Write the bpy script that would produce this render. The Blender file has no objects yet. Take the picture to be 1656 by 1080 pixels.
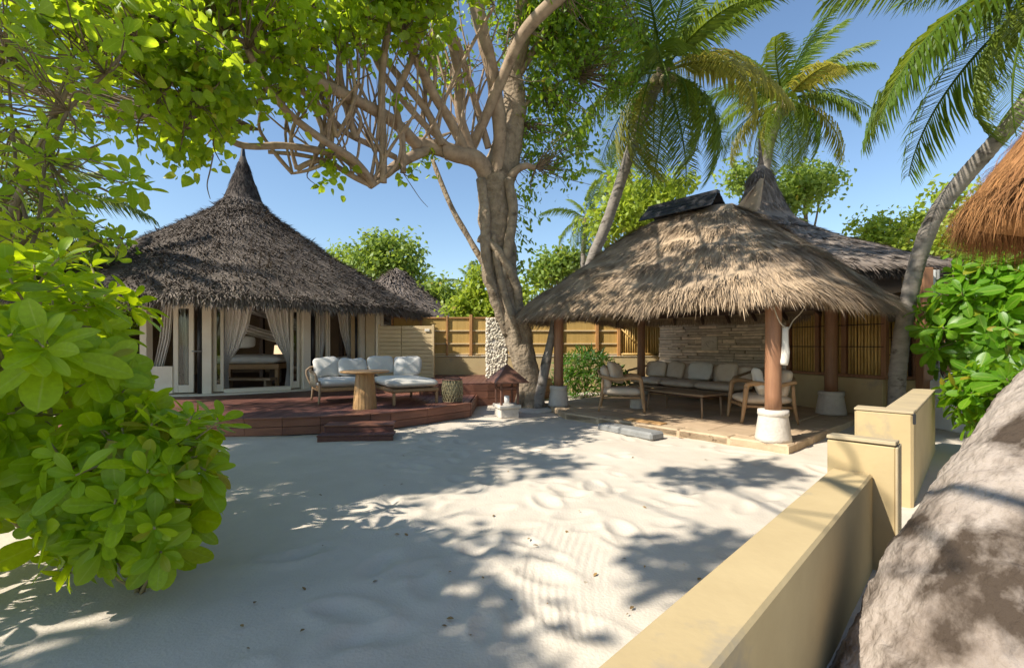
import bpy, bmesh, math, random
import numpy as np
from mathutils import Vector, Matrix, noise
random.seed(7); rng = np.random.default_rng(7)
PI = math.pi
S = bpy.context.scene
C = S.collection
# ------------------------------------------------------------------ camera
F = 760.0; CX = 828.0; HY = 557.0; CH = 1.4
cam_d = bpy.data.cameras.new('camera'); cam = bpy.data.objects.new('camera', cam_d); C.objects.link(cam)
cam.location = (0, 0, CH); cam.rotation_euler = (PI/2, 0, 0)
cam_d.sensor_width = 36; cam_d.lens = 36*F/1656; cam_d.shift_y = (HY-540)/1656
cam_d.clip_start = 0.05; cam_d.clip_end = 3000
S.camera = cam
# ------------------------------------------------------------------ light
SUN = Vector((-0.70, -0.36, 0.76)).normalized()          # towards the sun
el = math.asin(SUN.z); az = math.atan2(SUN.x, SUN.y)
w = bpy.data.worlds.new('World'); S.world = w; w.use_nodes = True
nt = w.node_tree; bg = nt.nodes['Background']
sky = nt.nodes.new('ShaderNodeTexSky'); sky.sky_type = 'NISHITA'; sky.sun_disc = False
sky.sun_elevation = el; sky.sun_rotation = az; sky.air_density = 1.2; sky.dust_density = 0.3; sky.ozone_density = 3.5
nt.links.new(sky.outputs[0], bg.inputs[0]); bg.inputs[1].default_value = 0.10
sl = bpy.data.lights.new('sun', 'SUN'); sl.energy = 4.3; sl.angle = math.radians(0.6); sl.color = (1, 0.93, 0.82)
so = bpy.data.objects.new('sun', sl); C.objects.link(so); so.rotation_euler = SUN.to_track_quat('Z', 'Y').to_euler()
so.location = (-10, -5, 12)
S.view_settings.view_transform = 'Standard'; S.view_settings.look = 'None'; S.view_settings.gamma = 1
S.view_settings.use_curve_mapping = False; S.view_settings.exposure = 0.87
S.cycles.max_bounces = 8; S.cycles.transparent_max_bounces = 12
try:
    S.cycles.use_denoising = True
except Exception: pass

# ------------------------------------------------------------------ helpers
def W(px, py, Y): return Vector(((px-CX)/F*Y, Y, CH-(py-HY)/F*Y))
def proj(p):
    if p[1] < 0.1: return None
    return (CX+p[0]/p[1]*F, HY-(p[2]-CH)/p[1]*F)
def G(px, py, z=0.0):
    Y = (CH-z)*F/(py-HY); return Vector(((px-CX)/F*Y, Y, z))

def M(name, col, col2=None, scale=6, rough=0.7, bump=0.0, bscale=None, detail=5, objrand=0.0, stretch=None, attr=0.0,
      spots=None, metallic=0, spec=0.4, dist=0.02):
    m = bpy.data.materials.new(name); m.use_nodes = True; t = m.node_tree; b = t.nodes['Principled BSDF']
    b.inputs['Roughness'].default_value = rough; b.inputs['Metallic'].default_value = metallic
    b.inputs['Specular IOR Level'].default_value = spec
    tc = t.nodes.new('ShaderNodeTexCoord'); mp = t.nodes.new('ShaderNodeMapping')
    t.links.new(tc.outputs['Object'], mp.inputs[0])
    if stretch: mp.inputs['Scale'].default_value = stretch
    c2 = col2 if col2 else tuple(x*0.75 for x in col)
    n = t.nodes.new('ShaderNodeTexNoise'); n.inputs['Scale'].default_value = scale; n.inputs['Detail'].default_value = detail
    n.inputs['Roughness'].default_value = 0.62
    t.links.new(mp.outputs[0], n.inputs['Vector'])
    mr = t.nodes.new('ShaderNodeMapRange'); mr.inputs[1].default_value = 0.33; mr.inputs[2].default_value = 0.67
    t.links.new(n.outputs[0], mr.inputs[0])
    mx = t.nodes.new('ShaderNodeMix'); mx.data_type = 'RGBA'
    mx.inputs[6].default_value = (*col, 1); mx.inputs[7].default_value = (*c2, 1)
    t.links.new(mr.outputs[0], mx.inputs[0]); last = mx.outputs[2]
    if spots:   # (colour, scale, threshold, softness)
        n2 = t.nodes.new('ShaderNodeTexNoise'); n2.inputs['Scale'].default_value = spots[1]; n2.inputs['Detail'].default_value = 6
        n2.inputs['Roughness'].default_value = 0.6
        t.links.new(mp.outputs[0], n2.inputs['Vector'])
        r2 = t.nodes.new('ShaderNodeMapRange'); r2.inputs[1].default_value = spots[2]; r2.inputs[2].default_value = spots[2]+spots[3]
        t.links.new(n2.outputs[0], r2.inputs[0])
        m2 = t.nodes.new('ShaderNodeMix'); m2.data_type = 'RGBA'; m2.inputs[7].default_value = (*spots[0], 1)
        t.links.new(r2.outputs[0], m2.inputs[0]); t.links.new(last, m2.inputs[6]); last = m2.outputs[2]
    if objrand or attr:
        oi = t.nodes.new('ShaderNodeObjectInfo'); at = t.nodes.new('ShaderNodeAttribute'); at.attribute_name = 'rnd'
        ad = t.nodes.new('ShaderNodeMath'); ad.operation = 'ADD'
        t.links.new(oi.outputs['Random'], ad.inputs[0]); t.links.new(at.outputs['Fac'], ad.inputs[1])
        fr = t.nodes.new('ShaderNodeMath'); fr.operation = 'FRACT'; t.links.new(ad.outputs[0], fr.inputs[0])
        k = max(objrand, attr)
        r3 = t.nodes.new('ShaderNodeMapRange'); r3.inputs[3].default_value = 1-k; r3.inputs[4].default_value = 1+k
        t.links.new(fr.outputs[0], r3.inputs[0])
        hs = t.nodes.new('ShaderNodeHueSaturation'); t.links.new(r3.outputs[0], hs.inputs['Value']); t.links.new(last, hs.inputs['Color'])
        last = hs.outputs[0]
    t.links.new(last, b.inputs['Base Color'])
    if bump:
        nb = t.nodes.new('ShaderNodeTexNoise'); nb.inputs['Scale'].default_value = bscale or scale*4; nb.inputs['Detail'].default_value = 6
        t.links.new(mp.outputs[0], nb.inputs['Vector'])
        bp = t.nodes.new('ShaderNodeBump'); bp.inputs['Strength'].default_value = bump; bp.inputs['Distance'].default_value = dist
        t.links.new(nb.outputs[0], bp.inputs['Height']); t.links.new(bp.outputs[0], b.inputs['Normal'])
    return m

def leafmat(name, dark, light, trans, rough=0.4, tf=0.45, hue=0.0, spec=0.5, rib=False):
    m = bpy.data.materials.new(name); m.use_nodes = True; t = m.node_tree; b = t.nodes['Principled BSDF']
    out = t.nodes['Material Output']
    b.inputs['Roughness'].default_value = rough; b.inputs['Specular IOR Level'].default_value = spec
    oi = t.nodes.new('ShaderNodeObjectInfo'); at = t.nodes.new('ShaderNodeAttribute'); at.attribute_name = 'rnd'
    ad = t.nodes.new('ShaderNodeMath'); ad.operation = 'ADD'
    t.links.new(oi.outputs['Random'], ad.inputs[0]); t.links.new(at.outputs['Fac'], ad.inputs[1])
    fr = t.nodes.new('ShaderNodeMath'); fr.operation = 'FRACT'; t.links.new(ad.outputs[0], fr.inputs[0])
    mx = t.nodes.new('ShaderNodeMix'); mx.data_type = 'RGBA'; mx.inputs[6].default_value = (*dark, 1); mx.inputs[7].default_value = (*light, 1)
    t.links.new(fr.outputs[0], mx.inputs[0])
    cr = t.nodes.new('ShaderNodeValToRGB'); cr.color_ramp.elements[0].position = 0.94; cr.color_ramp.elements[1].position = 0.99
    t.links.new(fr.outputs[0], cr.inputs[0])
    my = t.nodes.new('ShaderNodeMix'); my.data_type = 'RGBA'; my.inputs[7].default_value = (0.30, 0.22, 0.02, 1)
    t.links.new(cr.outputs[0], my.inputs[0]); t.links.new(mx.outputs[2], my.inputs[6])
    tc = t.nodes.new('ShaderNodeTexCoord'); n = t.nodes.new('ShaderNodeTexNoise'); n.inputs['Scale'].default_value = 14; n.inputs['Detail'].default_value = 4
    t.links.new(tc.outputs['Object'], n.inputs['Vector'])
    mr = t.nodes.new('ShaderNodeMapRange'); mr.inputs[3].default_value = 0.75; mr.inputs[4].default_value = 1.25
    t.links.new(n.outputs[0], mr.inputs[0])
    hs = t.nodes.new('ShaderNodeHueSaturation'); t.links.new(mr.outputs[0], hs.inputs['Value']); t.links.new(my.outputs[2], hs.inputs['Color'])
    src = hs.outputs[0]
    if rib:
        a2 = t.nodes.new('ShaderNodeAttribute'); a2.attribute_name = 'rib'; m3 = t.nodes.new('ShaderNodeMapRange'); m3.inputs[2].default_value = 0.10
        m3.inputs[3].default_value = 0.55; m3.inputs[4].default_value = 0; t.links.new(a2.outputs['Fac'], m3.inputs[0])
        m4 = t.nodes.new('ShaderNodeMix'); m4.data_type = 'RGBA'; m4.inputs[7].default_value = (0.45, 0.52, 0.12, 1)
        t.links.new(m3.outputs[0], m4.inputs[0]); t.links.new(src, m4.inputs[6]); src = m4.outputs[2]
    t.links.new(src, b.inputs['Base Color'])
    tr = t.nodes.new('ShaderNodeBsdfTranslucent'); 
    m2 = t.nodes.new('ShaderNodeMix'); m2.data_type = 'RGBA'; m2.blend_type = 'MULTIPLY'; m2.inputs[0].default_value = 1
    m2.inputs[7].default_value = (*trans, 1)
    t.links.new(mr.outputs[0], m2.inputs[6]); t.links.new(m2.outputs[2], tr.inputs['Color'])
    ms = t.nodes.new('ShaderNodeMixShader'); ms.inputs[0].default_value = tf
    t.links.new(b.outputs[0], ms.inputs[1]); t.links.new(tr.outputs[0], ms.inputs[2]); t.links.new(ms.outputs[0], out.inputs[0])
    return m

def np_mesh(name, V, faces_by_n, rnd=None, smooth=False):
    """V (n,3); faces_by_n: list of integer arrays (k, corners)"""
    me = bpy.data.meshes.new(name)
    V = np.asarray(V, dtype=np.float32)
    me.vertices.add(len(V)); me.vertices.foreach_set('co', V.ravel())
    fl = [np.asarray(f, dtype=np.int32) for f in faces_by_n if len(f)]
    loops = np.concatenate([f.ravel() for f in fl])
    sizes = np.concatenate([np.full(len(f), f.shape[1], dtype=np.int32) for f in fl])
    starts = np.concatenate([[0], np.cumsum(sizes)[:-1]]).astype(np.int32)
    me.loops.add(len(loops)); me.loops.foreach_set('vertex_index', loops)
    me.polygons.add(len(sizes)); me.polygons.foreach_set('loop_start', starts)
    if smooth: me.polygons.foreach_set('use_smooth', np.ones(len(sizes), dtype=bool))
    if rnd is not None:
        a = me.attributes.new('rnd', 'FLOAT', 'POINT'); a.data.foreach_set('value', np.asarray(rnd, dtype=np.float32))
    me.update(calc_edges=True)
    return me

class A:
    """collects verts and faces"""
    def __init__(s): s.v = []; s.f = []; s.sm = []
    def add(s, vs, fs, smooth=False):
        o = len(s.v); s.v += [tuple(x) for x in vs]; s.f += [tuple(i+o for i in f) for f in fs]; s.sm += [smooth]*len(fs)
        return s
    def box(s, c, d, ch=0.006, rz=0, R=None):
        hx = [x/2 for x in d]; ch = min(ch, min(hx)*0.6); vs = []; idx = {}
        for sx in (-1, 1):
            for sy in (-1, 1):
                for sz in (-1, 1):
                    sg = (sx, sy, sz)
                    for a in range(3):
                        idx[(sg, a)] = len(vs)
                        vs.append(Vector([sg[i]*(hx[i]-(0 if i == a else ch)) for i in range(3)]))
        fs = []
        for a in range(3):
            b, c_ = (a+1) % 3, (a+2) % 3
            for sa in (-1, 1):
                q = []
                for sb, sc in ((-1, -1), (1, -1), (1, 1), (-1, 1)):
                    sg = [0]*3; sg[a] = sa; sg[b] = sb; sg[c_] = sc; q.append(idx[(tuple(sg), a)])
                fs.append(q)
            for sa in (-1, 1):
                for sb in (-1, 1):
                    q = []
                    for ax, sc in ((a, -1), (a, 1), (b, 1), (b, -1)):
                        sg = [0]*3; sg[a] = sa; sg[b] = sb; sg[c_] = sc; q.append(idx[(tuple(sg), ax)])
                    fs.append(q)
        for sx in (-1, 1):
            for sy in (-1, 1):
                for sz in (-1, 1): fs.append([idx[((sx, sy, sz), a)] for a in range(3)])
        out = []
        for f in fs:
            cc = sum((vs[i] for i in f), Vector())/len(f); nn = (vs[f[1]]-vs[f[0]]).cross(vs[f[2]]-vs[f[0]])
            out.append(f if nn.dot(cc) > 0 else f[::-1])
        R = R if R is not None else Matrix.Rotation(rz, 3, 'Z')
        s.add([R @ v + Vector(c) for v in vs], out); return s
    def bar(s, p, q, wd, th, ch=0.004, up=(0, 0, 1)):
        p, q = Vector(p), Vector(q); d = q-p; L = d.length; x = d.normalized(); u = Vector(up)
        if abs(x.dot(u)) > 0.98: u = Vector((0, 1, 0))
        y = u.cross(x).normalized(); z = x.cross(y)
        R = Matrix((x, y, z)).transposed()
        return s.box((p+q)/2, (L, wd, th), ch, R=R)
    def tube(s, pts, rad, sides=8, sub=0, nz=0.0, ns=2.0, seed=0, caps=True, flat=1.0):
        pts = [Vector(p) for p in pts]; rad = list(rad) if hasattr(rad, '__len__') else [rad]*len(pts)
        if sub:
            P2, R2 = [], []
            for i in range(len(pts)-1):
                p0 = pts[max(i-1, 0)]; p1 = pts[i]; p2 = pts[i+1]; p3 = pts[min(i+2, len(pts)-1)]
                for k in range(sub):
                    t = k/sub
                    P2.append(0.5*((2*p1)+(p2-p0)*t+(2*p0-5*p1+4*p2-p3)*t*t+(3*p1-p0-3*p2+p3)*t**3)); R2.append(rad[i]*(1-t)+rad[i+1]*t)
            P2.append(pts[-1]); R2.append(rad[-1]); pts, rad = P2, R2
        n = len(pts); T = []
        for i in range(n): T.append((pts[min(i+1, n-1)]-pts[max(i-1, 0)]).normalized())
        a = Vector((0, 1, 0)) if abs(T[0].y) < 0.8 else Vector((1, 0, 0))
        x = (a - T[0]*a.dot(T[0])).normalized(); vs = []
        for i in range(n):
            x = (x - T[i]*x.dot(T[i])).normalized(); y = T[i].cross(x)
            for k in range(sides):
                th = 2*PI*k/sides; dr = x*math.cos(th)+y*math.sin(th)*flat; r = rad[i]
                if nz:
                    q = pts[i]+dr*r
                    r *= 1+nz*(noise.noise(q*ns+Vector((seed, 0, 0)))*1.0+0.5*noise.noise(q*ns*3.1+Vector((seed, 5, 0))))
                vs.append(pts[i]+dr*r)
        fs = []
        for i in range(n-1):
            for k in range(sides):
                k2 = (k+1) % sides
                fs.append((i*sides+k, i*sides+k2, (i+1)*sides+k2, (i+1)*sides+k))
        if caps: fs.append(tuple(range(sides))[::-1]); fs.append(tuple((n-1)*sides+k for k in range(sides)))
        s.add(vs, fs, True); return s
    def lathe(s, c, prof, sides=24, sq=None):
        vs = []; c = Vector(c)
        for (r, z) in prof:
            for k in range(sides):
                th = 2*PI*(k+0.5)/sides; vs.append(c+Vector((r*math.cos(th), r*math.sin(th), z)))
        n = len(prof); fs = []
        for i in range(n-1):
            for k in range(sides):
                k2 = (k+1) % sides; fs.append((i*sides+k, i*sides+k2, (i+1)*sides+k2, (i+1)*sides+k))
        fs.append(tuple(range(sides))[::-1]); fs.append(tuple((n-1)*sides+k for k in range(sides)))
        s.add(vs, fs, sides > 8); return s
    def prism(s, poly, z0, z1):
        n = len(poly); vs = [(p[0], p[1], z0) for p in poly]+[(p[0], p[1], z1) for p in poly]
        ar = sum(poly[i][0]*poly[(i+1) % n][1]-poly[(i+1) % n][0]*poly[i][1] for i in range(n))
        fs = [tuple(range(n))[::-1], tuple(range(n, 2*n))]+[(i, (i+1) % n, n+(i+1) % n, n+i) for i in range(n)]
        if ar < 0: fs = [f[::-1] for f in fs]
        s.add(vs, fs); return s
    def pillow(s, c, d, R=None, e=0.45, nu=18, nv=10, wr=0.0, seed=0):
        """soft cushion: squarish outline, thin along its smallest axis"""
        R = R or Matrix.Identity(3); vs = []; fs = []; thin = min(range(3), key=lambda i: d[i]); o1, o2 = [i for i in range(3) if i != thin]
        sp = lambda v, p: math.copysign(abs(v)**p, v); nv = max(nv, 12)
        for j in range(nv+1):
            ph = -PI/2+PI*j/nv; cp = max(math.cos(ph), 0)**(0.30 if e < 0.9 else 1); sz = sp(math.sin(ph), 1.0)
            for i in range(nu):
                th = 2*PI*i/nu; v = [0, 0, 0]
                a = sp(math.cos(th), e)*cp; b = sp(math.sin(th), e)*cp
                edge = max(abs(a), abs(b))
                v[o1] = a*d[o1]/2*(1-0.05*abs(b)**2*0); v[o2] = b*d[o2]/2
                v[thin] = sz*d[thin]/2*(1 if e >= 0.9 else (0.80+0.20*(1-edge**3)))
                v = Vector(v)
                if wr: v += v.normalized()*wr*(noise.noise(v*6+Vector((seed*3.3, 0, 0)))+0.5*noise.noise(v*15+Vector((seed*3.3, 4, 0))))
                vs.append(R @ v+Vector(c))
        for j in range(nv):
            for i in range(nu):
                i2 = (i+1) % nu; f = (j*nu+i, j*nu+i2, (j+1)*nu+i2, (j+1)*nu+i); fs.append(f if thin != 1 else f[::-1])
        s.add(vs, fs, True); return s
    def grid(s, fn, nu, nv, smooth=True, thick=0.0):
        vs = [fn(i/nu, j/nv) for j in range(nv+1) for i in range(nu+1)]
        fs = [(j*(nu+1)+i, j*(nu+1)+i+1, (j+1)*(nu+1)+i+1, (j+1)*(nu+1)+i) for j in range(nv) for i in range(nu)]
        s.add(vs, fs, smooth); return s
    def mesh(s, name, off=None):
        me = bpy.data.meshes.new(name)
        v = s.v if off is None else [(a-off[0], b-off[1], c-off[2]) for a, b, c in s.v]
        me.from_pydata(v, [], s.f); me.polygons.foreach_set('use_smooth', s.sm); me.update(); return me

def tag(o, label=None, cat=None, group=None, kind=None):
    if label: o['label'] = label
    if cat: o['category'] = cat
    if group: o['group'] = group
    if kind: o['kind'] = kind
    return o
def root(name, loc, label, cat, group=None, rz=0):
    o = bpy.data.objects.new(name, None); C.objects.link(o); o.location = loc; o.rotation_euler = (0, 0, rz)
    o.empty_display_size = 0.1
    return tag(o, label, cat, group)
def base(o):
    v = Vector((0, 0, 0))
    while o is not None: v += o.location; o = o.parent
    return v
def link(name, me, mat, parent=None, kind=None, label=None):
    o = bpy.data.objects.new(name, me); C.objects.link(o)
    if mat and not me.materials: me.materials.append(mat)
    o.parent = parent
    if kind: o['kind'] = kind
    if label: o['label'] = label
    return o
def part(name, acc, mat, parent=None, local=False, kind=None, label=None):
    """world coordinates by default; local=True means the parent's own frame. A parentless one gets its origin at its base."""
    if parent is None:
        v = np.array(acc.v); off = Vector(((v[:, 0].min()+v[:, 0].max())/2, (v[:, 1].min()+v[:, 1].max())/2, v[:, 2].min()))
        o = link(name, acc.mesh(name, off), mat, None, kind, label); o.location = off; return o
    off = None if local else base(parent)
    return link(name, acc.mesh(name, off), mat, parent, kind, label)
def npart(name, me, mat, parent, kind=None, label=None):
    o = link(name, me, mat, parent, kind, label)
    if parent is not None: o.location = -base(parent) if False else (0, 0, 0)
    return o
def copy_tree(o, parent=None, **kw):
    c = o.copy(); C.objects.link(c); c.parent = parent
    for ch in list(o.children): copy_tree(ch, c)
    return c

# ------------------------------------------------------------------ materials
sand_m = M('coral_sand', (0.585, 0.52, 0.43), (0.51, 0.45, 0.365), 1.3, 0.95, 0.5, 60, detail=8, dist=0.01, spec=0.15)
sandp_m = sand_m
plaster = M('ochre_plaster', (0.50, 0.385, 0.205), (0.43, 0.325, 0.17), 1.7, 0.85, 0.2, 30, spec=0.2, spots=((0.33, 0.275, 0.19), 2.2, 0.60, 0.10), dist=0.006)
plaster_cap = M('grey_cap', (0.50, 0.40, 0.24), (0.41, 0.33, 0.21), 4, 0.85, 0.25, 40, spec=0.2, dist=0.006)
deck_m = M('red_brown_timber', (0.165, 0.068, 0.048), (0.105, 0.045, 0.035), 5, 0.5, 0.25, 30, objrand=0.22, stretch=(6, 0.6, 6), spec=0.4)
fascia_m = M('fascia_timber', (0.25, 0.105, 0.062), (0.17, 0.072, 0.046), 3, 0.5, 0.3, 18, objrand=0.18, stretch=(1, 1, 8), spec=0.4)
cream = M('cream_paint', (0.74, 0.67, 0.53), (0.68, 0.60, 0.46), 3, 0.5, 0.1, 20, objrand=0.08)
cream2 = M('warm_cream', (0.62, 0.49, 0.28), (0.55, 0.42, 0.24), 3, 0.6, 0.1, 20)
black_m = M('dark_metal', (0.02, 0.02, 0.022), None, 5, 0.4, spec=0.5)
dark_wood = M('dark_wood', (0.085, 0.045, 0.028), (0.05, 0.028, 0.018), 5, 0.55, 0.2, 20, stretch=(4, 4, 0.6))
post_m = M('red_post', (0.33, 0.165, 0.085), (0.24, 0.115, 0.06), 4, 0.5, 0.2, 20, stretch=(6, 6, 0.7), objrand=0.1)
teak = M('teak', (0.42, 0.255, 0.125), (0.34, 0.20, 0.095), 5, 0.5, 0.12, 25, stretch=(6, 6, 1), objrand=0.12)
teak_d = M('weathered_teak', (0.32, 0.22, 0.13), (0.24, 0.165, 0.10), 5, 0.6, 0.12, 25, stretch=(6, 6, 1), objrand=0.1)
tablew = M('table_teak', (0.52, 0.32, 0.14), (0.38, 0.21, 0.085), 4, 0.45, 0.15, 20, stretch=(8, 8, 0.7))
cloth_w = M('white_linen', (0.80, 0.79, 0.76), (0.74, 0.73, 0.70), 3, 0.9, 0.25, 12, spec=0.1)
cloth_b = M('beige_fabric', (0.70, 0.58, 0.44), (0.63, 0.51, 0.38), 4, 0.95, 0.25, 90, spec=0.1, objrand=0.1, dist=0.004)
cloth_p = M('pale_fabric', (0.70, 0.66, 0.58), (0.64, 0.60, 0.52), 4, 0.95, 0.25, 60, spec=0.1, dist=0.004)
cloth_g = M('outdoor_grey_white', (0.60, 0.58, 0.54), (0.53, 0.51, 0.475), 4, 0.95, 0.25, 60, spec=0.1, dist=0.004)
stone_w = M('white_footing', (0.62, 0.57, 0.49), (0.52, 0.47, 0.40), 5, 0.9, 0.4, 30, spec=0.15, spots=((0.36, 0.31, 0.25), 3, 0.60, 0.15))
floor_m = M('sandstone_floor', (0.50, 0.37, 0.24), (0.40, 0.29, 0.185), 2.5, 0.6, 0.2, 20, objrand=0.1, spec=0.35)
kerb_m = M('sandstone_kerb', (0.50, 0.38, 0.245), (0.40, 0.29, 0.18), 4, 0.8, 0.5, 18, objrand=0.12, spots=((0.22, 0.15, 0.09), 7, 0.63, 0.05))
slate_m = M('ledge_stone', (0.74, 0.64, 0.50), (0.52, 0.43, 0.33), 6, 0.85, 0.5, 25, objrand=0.3, stretch=(1, 1, 3))
slate_b = M('mortar', (0.16, 0.125, 0.09), None, 6, 0.9)
reed_m = M('reed_panel', (0.52, 0.34, 0.105), (0.43, 0.27, 0.075), 3, 0.7, 0.4, 12, stretch=(9, 9, 0.4), objrand=0.06)
bamboo_m = M('bamboo', (0.62, 0.41, 0.14), (0.48, 0.30, 0.09), 4, 0.45, 0.1, 12, stretch=(2, 2, 1), objrand=0.22)
frail = M('fence_timber', (0.46, 0.235, 0.085), (0.36, 0.175, 0.06), 4, 0.6, 0.15, 20, objrand=0.1)
screen_m = M('screen_board', (0.60, 0.46, 0.26), (0.52, 0.39, 0.21), 3, 0.6, 0.1, 20, stretch=(1, 1, 4), objrand=0.07)
bark_m = M('fig_bark', (0.36, 0.285, 0.20), (0.20, 0.15, 0.10), 7, 0.9, 0.9, 14, detail=8, spots=((0.10, 0.075, 0.05), 2.3, 0.60, 0.12), dist=0.05, spec=0.15)
limb_m = M('smooth_fig_limb', (0.40, 0.30, 0.205), (0.235, 0.17, 0.115), 6, 0.8, 0.5, 16, spots=((0.16, 0.11, 0.075), 3.0, 0.6, 0.12), spec=0.2)
palm_bark = M('palm_bark', (0.30, 0.265, 0.225), (0.19, 0.165, 0.14), 5, 0.9, 0.6, 12, spots=((0.09, 0.075, 0.06), 3.2, 0.56, 0.1), stretch=(1, 1, 1.8), spec=0.15)
near_bark = M('lichen_shade_palm_base', (0.42, 0.36, 0.305), (0.20, 0.155, 0.12), 2.6, 0.95, 1.0, 22, detail=12, spots=((0.065, 0.048, 0.035), 3.0, 0.475, 0.12), dist=0.03, spec=0.1, stretch=(1, 1, 0.8))  # dark spots mix lichen stains with dappled shade painted into the bark
twig_m = M('twig', (0.20, 0.15, 0.09), (0.13, 0.095, 0.06), 8, 0.9)
stem_m = M('pale_stem', (0.36, 0.30, 0.15), (0.24, 0.19, 0.09), 8, 0.8)
th1 = M('grey_thatch', (0.22, 0.185, 0.155), (0.11, 0.092, 0.078), 1.6, 0.95, 0, attr=0.5, detail=7, spec=0.05)
th1d = M('dark_cap_thatch', (0.07, 0.058, 0.05), (0.045, 0.037, 0.033), 3, 0.95, 0.3, 30, attr=0.25, spec=0.05)
th2 = M('tan_thatch', (0.40, 0.295, 0.19), (0.25, 0.19, 0.135), 1.3, 0.95, 0, attr=0.42, detail=7, spec=0.05)
th3 = M('weathered_thatch', (0.24, 0.20, 0.165), (0.16, 0.13, 0.11), 1.2, 0.95, 0, attr=0.35, detail=7, spec=0.05)
th4 = M('orange_thatch', (0.38, 0.19, 0.075), (0.22, 0.105, 0.045), 3, 0.85, 0, attr=0.45, spec=0.1)
ridge_m = M('black_ridge_board', (0.018, 0.018, 0.022), (0.03, 0.03, 0.034), 5, 0.55, 0.2, 20, objrand=0.3)
granite = M('grey_granite', (0.27, 0.27, 0.255), (0.20, 0.20, 0.19), 9, 0.7, 0.3, 60)
rope_m = M('rope', (0.55, 0.48, 0.36), None, 20, 0.9)
wicker_m = M('wicker', (0.42, 0.36, 0.20), (0.28, 0.235, 0.13), 12, 0.8, 0.3, 60, attr=0.2)
pebble_m = M('pebble', (0.66, 0.60, 0.48), (0.48, 0.42, 0.32), 9, 0.8, 0.2, 30, attr=0.25)
lantern_m = M('lantern_timber', (0.20, 0.095, 0.06), (0.13, 0.06, 0.04), 5, 0.55, 0.2, 20, objrand=0.1)
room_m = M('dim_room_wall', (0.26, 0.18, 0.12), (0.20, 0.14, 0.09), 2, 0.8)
net_m = M('net_cloth', (0.70, 0.66, 0.62), (0.62, 0.58, 0.54), 3, 0.95, spec=0.05)
curt_m = M('sheer_curtain', (0.80, 0.76, 0.70), (0.75, 0.71, 0.64), 3, 0.9, 0.1, 20, spec=0.05)
bush_leaf = leafmat('scaevola_leaf', (0.15, 0.27, 0.006), (0.33, 0.47, 0.008), (0.70, 0.85, 0.01), 0.40, 0.45, spec=0.45, rib=True)
bush_dark = leafmat('shrub_leaf_deep', (0.07, 0.19, 0.01), (0.15, 0.31, 0.015), (0.38, 0.62, 0.02), 0.40, 0.45, spec=0.45, rib=True)
tree_leaf = leafmat('broad_leaf', (0.055, 0.125, 0.01), (0.17, 0.27, 0.012), (0.66, 0.82, 0.03), 0.42, 0.52, spec=0.4, rib=True)
fig_leaf = leafmat('dense_leaf', (0.06, 0.14, 0.012), (0.15, 0.25, 0.015), (0.52, 0.72, 0.03), 0.42, 0.38)
far_leaf = leafmat('distant_leaf', (0.10, 0.17, 0.025), (0.24, 0.33, 0.06), (0.40, 0.52, 0.06), 0.5, 0.4)
yel_leaf = leafmat('lime_leaf', (0.18, 0.27, 0.02), (0.36, 0.44, 0.05), (0.50, 0.60, 0.05), 0.5, 0.45)
frond_m = leafmat('palm_frond', (0.06, 0.12, 0.01), (0.13, 0.18, 0.015), (0.34, 0.42, 0.03), 0.5, 0.34, spec=0.3)
frond_y = leafmat('yellowed_frond', (0.15, 0.17, 0.02), (0.25, 0.21, 0.03), (0.50, 0.46, 0.05), 0.4, 0.4)
fern_leaf = leafmat('fern_leaf', (0.04, 0.12, 0.012), (0.08, 0.19, 0.02), (0.22, 0.40, 0.03), 0.45, 0.4)
glass = bpy.data.materials.new('window_glass'); glass.use_nodes = True
_t = glass.node_tree; _o = _t.nodes['Material Output']; _tr = _t.nodes.new('ShaderNodeBsdfTransparent'); _gl = _t.nodes.new('ShaderNodeBsdfGlossy')
_tr.inputs[0].default_value = (0.82, 0.86, 0.84, 1); _gl.inputs['Roughness'].default_value = 0.03
_fr = _t.nodes.new('ShaderNodeFresnel'); _fr.inputs[0].default_value = 1.5; _mx = _t.nodes.new('ShaderNodeMixShader')
_t.links.new(_fr.outputs[0], _mx.inputs[0]); _t.links.new(_tr.outputs[0], _mx.inputs[1]); _t.links.new(_gl.outputs[0], _mx.inputs[2]); _t.links.new(_mx.outputs[0], _o.inputs[0])
lampg = bpy.data.materials.new('lit_lampshade'); lampg.use_nodes = True
_b = lampg.node_tree.nodes['Principled BSDF']; _b.inputs['Base Color'].default_value = (0.7, 0.5, 0.3, 1)
_b.inputs['Emission Color'].default_value = (1, 0.72, 0.42, 1); _b.inputs['Emission Strength'].default_value = 0.7

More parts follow.
